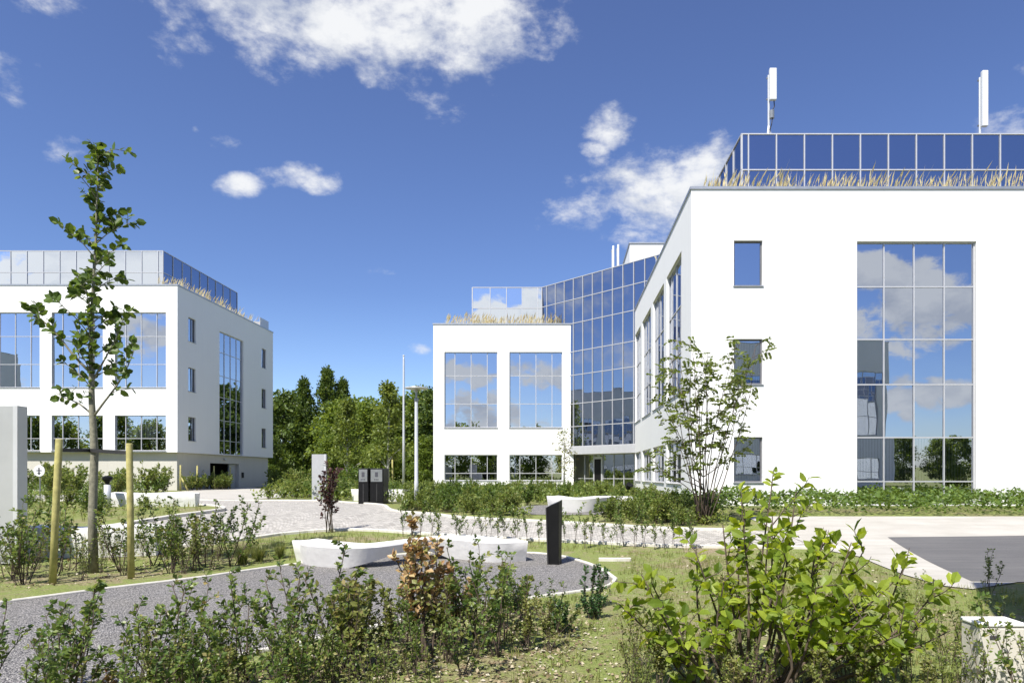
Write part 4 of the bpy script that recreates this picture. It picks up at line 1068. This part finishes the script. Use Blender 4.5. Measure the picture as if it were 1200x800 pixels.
for x, y, h, k in FG:
    plant(f'shrub{k}', 'evergreen_shrub', 'small-leaved evergreen shrub in the foreground row before the gravel path' if k < 3 else 'yellowish olive shrub in the foreground row before the gravel path', 'shrub', x, y, h*random.uniform(1.0, 1.28), 'foreground shrubs before the gravel' if k < 3 else 'olive foreground shrubs')
for x, y in scatter([(-3.6, 4.0), (-3.0, 4.9), (-2.3, 5.5), (-1.1, 7.2), (-.2, 7.6), (.2, 6.0), (-.4, 4.6), (-2.4, 3.9)], 15, .26):
    plant(random.choice(['weed0', 'weed1']), 'wispy_weed', 'fine twiggy weed growing between the foreground shrubs', 'weed', x, y, random.uniform(.45, 1.15), 'twiggy weeds of the foreground row')
for x, y in scatter([(-3.4, 3.9), (-3.3, 4.6), (-2.4, 5.1), (-1.6, 5.0), (-1.7, 4.2), (-2.6, 3.8)], 12, .2):
    plant(random.choice(['shrub0', 'shrub1', 'shrub2']), 'evergreen_shrub', 'small-leaved evergreen shrub at the bottom left edge of the planting', 'shrub', x, y, random.uniform(.5, .75), 'evergreen shrubs at the bottom left')
for x, y in scatter([(.3, 4.6), (2.9, 4.3), (3.5, 5.6), (3.3, 6.5), (2.2, 6.2), (.5, 5.6)], 22, .25):
    plant(random.choice(['weed0', 'weed0', 'weed1']), 'wispy_weed', 'fine twiggy weed around the big broad-leaved shrub', 'weed', x, y, random.uniform(.5, 1.0), 'twiggy weeds around the broad-leaved shrub')
for x, y, sc in ((2.78, 4.45, .85), (3.02, 4.42, 1.0), (3.2, 4.5, .9)):
    plant('weed0', 'wispy_weed', 'fine twiggy weed in front of the pale utility box', 'weed', x, y, sc, 'twiggy weeds before the utility box')
for x, y in scatter([(-8.5, 9.2), (-6.2, 10.0), (-5.0, 11.7), (-6.2, 13.8), (-9.0, 12.2)], 16, .35):
    plant(random.choice(['weed0', 'weed1']), 'wispy_weed', 'fine twiggy weed in the bed round the linden', 'weed', x, y, random.uniform(.6, 1.2), 'twiggy weeds round the linden')
FG2 = []
for x, y in scatter([(-3.7, 4.2), (-3.1, 4.95), (-2.45, 5.55), (-1.3, 7.1), (-.4, 7.9), (.1, 6.6), (-.2, 5.2), (-1.5, 4.3)], 17, .2):
    if inpoly(x, y, gr_far+gr_near[1:]): continue
    q = random.random()
    if q < .45: plant(random.choice(['shrub3', 'shrub3', 'shrub0']), 'olive_shrub', 'low yellowish olive shrub among the foreground row', 'shrub', x, y, random.uniform(.42, .75), 'low olive shrubs of the foreground row')
    elif q < .62: plant('withered', 'withered_shrub', 'low dry brownish shrub among the foreground row', 'shrub', x, y, random.uniform(.32, .55), 'low dry shrubs of the foreground row')
    else: plant('sprig', 'small_sprig', 'ankle-high olive sprig among the foreground row', 'sprig', x, y, random.uniform(.5, 1.0), 'olive sprigs of the foreground row')
plant('withered', 'withered_shrub', 'tall withered brown shrub in front of the white bench', 'shrub', -1.10, 5.75, 1.42)
plant('withered', 'withered_shrub', 'lower withered orange-brown shrub right of the tall one', 'shrub', -.93, 6.3, .84)
plant('shrub0', 'evergreen_shrub', 'slender green shrub in front of the right bench end', 'shrub', -.52, 5.85, 1.0)
for x, y, s, k, lb in ((.04, 6.72, 1.0, 'dwarf', 'dense dark green low shrub on the dry lawn'), (-.50, 7.6, .8, 'dwarf', 'small dark green shrub by the near gravel edge'), (.42, 8.0, 1.05, 'narrow', 'narrow upright dark green shrub at the tip of the gravel'),
                     (.36, 7.35, .8, 'dwarf', 'low dark shrub just in front of the narrow upright one')):
    plant(k, 'dark_shrub', lb, 'shrub', x, y, s, 'dark shrubs on the lawn')
# bed round the linden
bed = [(-8.6, 8.6), (-7.0, 9.3), (-5.8, 10.6), (-5.0, 12.0), (-6.2, 14.0), (-7.3, 13.8), (-8.8, 12.2), (-9.6, 11.0)]
for i, (x, y) in enumerate([(-8.4, 10.6), (-8.1, 10.1), (-7.9, 11.0), (-8.8, 11.3), (-7.6, 9.7), (-8.3, 9.6), (-7.75, 10.5), (-7.0, 10.9), (-6.9, 11.6)]):
    plant(f'shrub{i%3}', 'evergreen_shrub', 'leafy green shrub in the bed left of the linden trunk', 'shrub', x, y, random.uniform(1.0, 1.3), 'shrubs left of the linden')
for i, (x, y) in enumerate([(-6.3, 11.1), (-6.0, 11.6), (-5.9, 11.0), (-6.55, 11.7), (-6.2, 12.4), (-5.6, 11.6), (-6.7, 12.6), (-5.75, 12.5), (-6.1, 10.75), (-7.1, 12.4)]):
    plant(f'shrub{(i+1)%4}', 'evergreen_shrub', 'leafy green shrub in the bed right of the linden trunk', 'shrub', x, y, random.uniform(.95, 1.25), 'shrubs right of the linden')
plant('purple', 'purple_shrub', 'slim purple-leaved shrub standing before the cobbled road', 'shrub', -5.38, 16.0, 2.0)
for x, y, s in ((-6.0, 11.95), (-5.72, 12.2), (-5.5, 12.5), (-5.3, 12.85), (-5.65, 12.75), (-5.05, 13.0), (-4.85, 13.3)) and [(-5.45, 11.75, 1), (-5.30, 12.1, .9), (-5.1, 12.5, 1), (-5.55, 12.45, .8), (-4.9, 12.9, .8), (-4.75, 13.3, .9)]:
    plant('tussock', 'grass_tussock', 'yellow-green grass tussock beside the left end of the bench', 'grass tussock', x, y, s, 'grass tussocks beside the bench')
# thin row in front of the road
for i, (x, y) in enumerate([(-2.25, 14.9), (-1.95, 14.7), (-1.65, 14.85), (-1.3, 14.5), (-1.0, 14.65), (-.65, 14.4), (-.4, 14.3), (.35, 14.3), (.62, 14.0), (.9, 14.15), (1.2, 13.9), (1.5, 13.75), (1.75, 13.85), (2.1, 13.6), (2.3, 13.7), (-2.5, 14.3), (-2.75, 14.9), (-3.1, 15.1), (-2.1, 14.45), (-1.5, 14.3), (-1.15, 14.75), (-.85, 14.2), (-.1, 14.2), (.15, 14.35), (.5, 13.7), (1.05, 13.6), (1.35, 14.0), (1.9, 13.5), (2.5, 13.5), (2.7, 13.65), (-3.5, 15.4)]):
    plant(f'thin{i%3}', 'thin_shrub', 'thin young shrub in the row along the near kerb of the road', 'shrub', x, y, random.uniform(.65, 1.05), 'thin shrubs along the near kerb')
# beds
def bedfill(poly, n, mind, h0, h1, label, group, avoid=(ROAD, PAD), kinds=(0, 1, 2)):
    for i, (x, y) in enumerate(scatter(poly, n, mind, avoid)):
        plant(f'far{kinds[i % len(kinds)]}', 'bed_shrub', label, 'shrub', x, y, random.uniform(h0, h1), group)
bedfill([(-5.0, 21.3), (-3.4, 20.2), (-1.5, 19.0), (.2, 18.2), (2.9, 17.0), (4.4, 17.0), (4.3, 21), (-2, 21.5), (-4.5, 23.5)], 46, .42, .50, .85, 'bushy shrub in the bed along the far kerb of the road', 'shrubs along the far kerb', (ROAD, PAD, GAP))
bedfill([(-5.6, 24), (-2, 22), (3.5, 22), (4.3, 24), (4.0, 30), (2.2, 41), (-8.5, 44.5), (-9.5, 34), (-7.0, 28)], 95, .62, .58, .92, 'bushy shrub in the bed before the rear white wing', 'shrubs before the rear wing')
bedfill([(-13.2, 29.6), (-10.8, 29.0), (-8.6, 27.6), (-9.2, 34), (-10.5, 42), (-13.2, 42)], 40, .6, .6, 1.0, 'bushy shrub in the bed behind the pale totem sign', 'shrubs behind the totem sign', (ROAD, PAD, DRIVE))
bedfill([(-28, 17), (-15, 16.6), (-12.3, 18.5), (-11.6, 21.0), (-17.5, 23.5), (-28, 27)], 34, .8, .55, .85, 'low shrub on the planted island at the left', 'shrubs on the island', (), (1, 0))
bedfill([(-36, 30), (-21, 31), (-22.5, 40), (-26.5, 45.5), (-40, 46)], 44, 1.0, 1.2, 1.9, 'tall shrub before the beige plinth of the left building', 'shrubs before the left plinth', (DRIVE,))
bedfill([(-26.0, 47), (-25.0, 47), (-24.5, 51.5), (-26.0, 53.5)], 10, .5, 1.0, 1.4, 'brownish shrub between the yellow stakes by the garage', 'shrubs by the garage', (), (0,))
bedfill([(-25.5, 60), (-15, 42), (-12, 46), (-16, 62), (-24, 68)], 34, 1.2, 1.2, 1.8, 'wild shrub on the slope right of the garage drive', 'shrubs right of the garage drive', (DRIVE,))
# right-hand weeds
for x, y, h, k, lb in ((5.72, 9.05, .62, 'shrub0', 'small dark shrub at the corner of the asphalt'), (4.45, 8.2, .38, 'shrub1', 'low green shrub on the dry soil near the pavement'), (3.85, 7.6, .55, 'thin0', 'thin weed on the dry soil near the pavement'),
                    (2.95, 4.25, .92, 'thin1', 'wispy plant in front of the white utility box'), (3.15, 4.30, .80, 'thin2', 'second wispy plant touching the white utility box'), (3.45, 5.4, .70, 'thin1', 'wispy plant behind the white utility box'),
                    (2.35, 5.2, .72, 'thin0', 'wispy plant left of the white utility box'), (2.55, 6.3, .70, 'shrub3', 'olive shrub right of the broad-leaved shrub'), (2.9, 7.1, .55, 'thin2', 'thin shrub between broad-leaved shrub and pavement'), (1.75, 7.4, .62, 'shrub3', 'olive shrub behind the broad-leaved shrub'),
                    (.75, 5.6, .42, 'thin0', 'small thin plant left of the broad-leaved shrub'), (.95, 6.6, .5, 'shrub3', 'olive shrub left behind the broad-leaved shrub'), (4.9, 9.3, .3, 'shrub2', 'tiny shrub against the pavement edge')):
    plant(k, 'small_shrub', lb, 'shrub', x, y, h)
# broad-leaved shrub
vb = thing('broadleaf_shrub', 'big bright green broad-leaved shrub in the right foreground', 'shrub', (1.38, 4.85, 0))
p = Plant()
ends = [(-.85, .1, .62), (-.72, -.1, .86), (1.15, .1, .55), (1.22, .0, .78), (1.05, .15, .95), (.9, -.2, .5), (1.3, .1, .42), (.15, .1, 1.25), (-.15, .2, 1.18), (.5, .1, 1.15), (.7, .2, 1.05), (-.62, .2, .75), (-.35, .1, 1.0), (-.2, -.1, .85), (-.05, .2, 1.12), (.1, 0, 1.18), (.25, .2, 1.08), (.4, 0, 1.02), (.55, .1, .92), (.72, .0, .78), (.8, .2, .6), (-.5, -.2, .5), (.3, -.3, .8), (.05, -.3, .7), (.6, -.3, .62), (-.25, -.35, .55),
        (-.05, .1, 1.35), (.35, .25, 1.42), (.22, .35, 1.50), (.75, .1, 1.02), (-.6, .1, .45), (.95, .0, .85), (.45, -.2, .45), (-.3, .3, .9), (.5, .35, 1.0), (.15, -.2, .98)]
for i, e in enumerate(ends):
    e = np.array(e)*[1.12, 1.0, 1.0]; b0 = np.array([e[0]*.22+rng.normal(0, .06), e[1]*.3+rng.normal(0, .05), -.02])
    md = b0*.5+e*.5+np.array([e[0]*.10, 0, -.02])+rng.normal(0, .05, 3)
    st = np.array(dense([tuple(b0), tuple(md), tuple(e)], step=.09)); p.wood.tube(st, np.linspace(.013, .004, len(st)), 6)
    tall = e[2] > 1.3
    p.twig(st, 9 if tall else 8, .100, .6 if not tall else .55, .9)
    for k in range(4 if tall else 6):
        t = (.62 if tall else .32)+(.38 if tall else .68)*(k+rng.random())/(4 if tall else 6); b1, d = along(st, t); a = rng.normal(0, 1, 3); a[2] = abs(a[2])*.5+.1
        tg = path3(b1, unit(a)+d*.4, rng.uniform(.12, .30), 4, .15); p.wood.tube(tg, np.linspace(.005, .002, 5), 4, False)
        p.twig(tg, 6, .100, .2, .9)
p.wood.tube([(-.30, -.1, -.05), (-.34, -.1, .14), (-.44, -.05, .34), (-.50, 0, .50)], [.026, .024, .020, .012], 8)
p.wood.tube([(.12, -.15, -.05), (.10, -.12, .2), (.16, -.1, .42), (.12, -.05, .62)], [.022, .020, .016, .010], 8)
p.wood.build('stem', M['bark_dark'], vb, True); p.foliage(T_BIG, .6).build('foliage', M['leaf_bright'], vb)
# feathery undergrowth below it
for x, y, h in ((.75, 4.9, .55), (1.1, 4.4, .5), (1.7, 4.5, .55), (2.1, 4.7, .6), (1.3, 5.4, .6), (1.9, 5.5, .55), (2.35, 4.4, .5)):
    plant('shrub3', 'undergrowth_shrub', 'olive undergrowth shrub below the big broad-leaved shrub', 'shrub', x, y, h, 'undergrowth below the broad-leaved shrub')

# ------------------------------------------------------------------ uncountable growth
def blades(name, pts, h, m, label, cat, w_=.006, n=3, bend=.5, zf=gz):
    b = MB()
    for (x, y, s) in pts:
        for k in range(n):
            a = rng.uniform(0, 6.28); L = h*s*rng.uniform(.5, 1.1); ln = rng.uniform(.05, bend)
            q0 = np.array([x+rng.normal(0, .02), y+rng.normal(0, .02), zf(y)])
            q1 = q0+L*.5*np.array([math.cos(a)*ln, math.sin(a)*ln, 1]); q2_ = q1+L*.5*np.array([math.cos(a)*ln*2.2, math.sin(a)*ln*2.2, .8])
            sd_ = np.array([math.cos(a+1.3), math.sin(a+1.3), 0])*w_*.5
            b.quad(q0-sd_, q0+sd_, q1+sd_*.8, q1-sd_*.8); b.quad(q1-sd_*.8, q1+sd_*.8, q2_)
    o = b.build(name, m); return tag(o, label, cat, kind='stuff')
lawn = [(-.6, 5), (3.6, 4.2), (6.4, 8.6), (5.2, 9.4), (5.1, 13.2), (1.0, 13.4), (1.0, 10.2), (.5, 9.0), (-.2, 8.3)]
pts = []
for cx_, cy_ in scatter(lawn, 330, .10, (GRAVEL,)):
    for k in range(random.randint(3, 16)):
        pts.append((cx_+random.gauss(0, .10), cy_+random.gauss(0, .10), random.uniform(.5, 1.2)))
blades('lawn_grass', pts, .13, M['grass'], 'sparse tufts of dry grass on the foreground soil', 'grass')
pts = [(x, y, random.uniform(.5, 1.2)) for x, y in scatter([(-30, 16.4), (-14, 15.9), (-11.4, 16.8), (-10.5, 20.3), (-12, 22.6), (-20, 26.5), (-30, 27.5)], 900, .05)]
blades('island_grass', pts, .28, M['grass'], 'rough grass covering the planted island at the left', 'grass', .014, 4, zf=lambda y: gz(y)+.05)
pts = [(x, y, random.uniform(.4, 1.2)) for x, y in scatter([(-7.0, 13.6), (-5.3, 11.6), (-4.2, 12.6), (-2.6, 13.5), (-.6, 13.6), (1.0, 12.8), (1.2, 13.7), (-1.8, 14.9), (-3.6, 15.5), (-5.4, 16.0), (-6.3, 15.3)], 800, .04, (GRAVEL, ROAD))]
blades('verge_grass', pts, .17, M['grass'], 'dry grass in the strip between bench and cobbled road', 'grass', .008, 3)
def chips(name, polys, n, avoid, label):
    P_ = []
    for poly in polys: P_ += scatter(poly, n, .0, avoid)
    b = MB(); P_ = np.array([(x, y, gz(y)+.012) for x, y in P_])
    D_ = np.concatenate([rng.normal(0, 1, (len(P_), 2)), rng.normal(0, .25, (len(P_), 1))], 1)
    V, F = leaf_arrays(P_, D_, rng.uniform(.015, .055, len(P_)), T_SM, .35); b.leaves(V, F)
    return tag(b.build(name, M['fleaf']), label, 'leaf litter', kind='stuff')
chips('leaf_litter', [lawn, [(-4, 3.8), (-2.7, 5.6), (-1.5, 7.2), (-.3, 8.3), (.4, 7.5), (.6, 4.6)], [(-3.6, 4.2), (-2.45, 5.55), (-1.3, 7.1), (-.3, 8.0), (.3, 6.6), (-.2, 4.8)], bed], 2300, (GRAVEL, ROAD), 'dry leaf litter and pale chips on the planted soil')
# low ground cover along the right building
P_ = []; D_ = []
for k in range(17000):
    x, y = random.uniform(4.2, 34), random.uniform(19.25, 23.9)
    hh = .18+.16*math.sin(x*2.1+y)*math.sin(y*1.7-x*.6)+random.uniform(-.05, .12)
    hh = max(.08, hh+.30); P_.append((x, y, gz(y)+hh*random.random()**.5)); D_.append((random.gauss(0, 1), random.gauss(0, 1), random.uniform(0, .9)))
b = MB(); V, F = leaf_arrays(P_, D_, rng.uniform(.09, .17, len(P_)), T_SM, .6); b.leaves(V, F)
tag(b.build('ground_cover', M['leaf_cover']), 'bright green low ground cover along the right white facade', 'ground cover', kind='stuff')
def cover(name, poly, n, h, sz, m, label, avoid=()):
    P_ = []; D_ = []
    for x, y in scatter(poly, n, 0, avoid):
        hh = h*(.35+.65*abs(math.sin(x*1.3+math.sin(y*.8)*1.5)*math.sin(y*1.1-x*.4))+random.uniform(-.1, .25))
        P_.append((x, y, gz(y)+max(.03, hh*random.random()**.6))); D_.append((random.gauss(0, 1), random.gauss(0, 1), random.uniform(0, 1.3)))
    b = MB(); V, F = leaf_arrays(P_, D_, rng.uniform(.6, 1.2, len(P_))*sz, T_SM, .7); b.leaves(V, F)
    return tag(b.build(name, M[m]), label, 'ground cover', kind='stuff')
cover('bed_undergrowth', [(-5.0, 21.3), (-3.4, 20.3), (-1.5, 19.1), (.2, 18.3), (2.9, 17.1), (4.3, 17.1), (4.2, 23.5), (-2, 22), (-5.2, 24)], 9000, .42, .085, 'leaf_bed', 'fresh green undergrowth in the bed along the far kerb', (ROAD, PAD, GAP))
cover('bed_undergrowth', [(-5.6, 24), (-2, 22), (3.5, 22), (4.3, 24), (4.0, 30), (2.2, 41), (-8.5, 45.5), (-9.5, 34), (-8.0, 28)], 13000, .6, .13, 'leaf_bed', 'fresh green undergrowth before the rear white wing', (ROAD, PAD))
cover('bed_undergrowth', [(-13.3, 29.4), (-10.8, 29.1), (-8.6, 27.3), (-8.9, 34), (-10.0, 44), (-16, 60), (-24, 66), (-26, 60), (-14.5, 40)], 12000, .75, .15, 'leaf_bed', 'rough green undergrowth behind the pale totem sign', (ROAD, DRIVE))
cover('bed_undergrowth', [(-30, 17), (-15, 16.6), (-12.0, 17.6), (-11.2, 20.2), (-12.4, 21.9), (-15.5, 22.1), (-20, 25), (-30, 26.5)], 5000, .42, .09, 'leaf_bed', 'fresh green undergrowth on the planted island at the left')
cover('bed_undergrowth', [(-36, 30), (-21, 31.5), (-22.5, 40), (-26.5, 45.5), (-40, 47)], 6000, .9, .14, 'leaf_cover', 'rough green undergrowth before the beige plinth', (DRIVE,))
# ornamental grass on the roof terraces
def roof_grass(name, x0, x1, y0, y1, z0, n, label, h=1.22):
    b = MB()
    for k in range(n):
        x, y = random.uniform(x0, x1), random.uniform(y0, y1)
        cl = .5+.5*math.sin(x*2.3+math.sin(x*.9)*2)*math.sin(y*2.1+x*.7)
        if random.random() > .62+.5*cl: continue
        L = h*random.uniform(.6, 1.15)*(.85+.2*cl); a = random.gauss(.3, .7); ln = random.uniform(.05, .28)
        q0 = np.array((x, y, z0)); q1 = q0+L*.6*np.array((math.cos(a)*ln, math.sin(a)*ln, 1)); q2_ = q1+L*.4*np.array((math.cos(a)*ln*2.5, math.sin(a)*ln*2.5, 1))
        sd_ = np.array((.007, 0, 0)); b.quad(q0-sd_, q0+sd_, q1+sd_, q1-sd_)
        if random.random() < .62:
            s2 = np.array((.028, .01, 0)); m_ = (q1+q2_)/2; b.quad(q1, m_+s2, q2_, m_-s2); s3 = np.array((.005, .028, 0)); b.quad(q1, m_+s3, q2_, m_-s3)
        else: b.quad(q1-sd_, q1+sd_, q2_)
    tag(b.build(name, M['straw']), label, 'ornamental grass', kind='stuff')
roof_grass('roof_grass', 5.2, 30, 24.75, 25.9, 11.5, 1500, 'straw-coloured ornamental grass on the roof edge of the right building')
roof_grass('roof_grass', 5.1, 6.6, 26, 41, 11.5, 700, 'straw-coloured ornamental grass on the left roof edge of the right building')
roof_grass('roof_grass', -8.0, .2, 46.7, 47.8, 11.5, 560, 'pale ornamental grass on the terrace of the rear white wing', 1.15)
roof_grass('roof_grass', -28.6, -27.1, 48.2, 61.5, 14.5, 620, 'straw-coloured ornamental grass on the roof edge of the left building', 1.2)
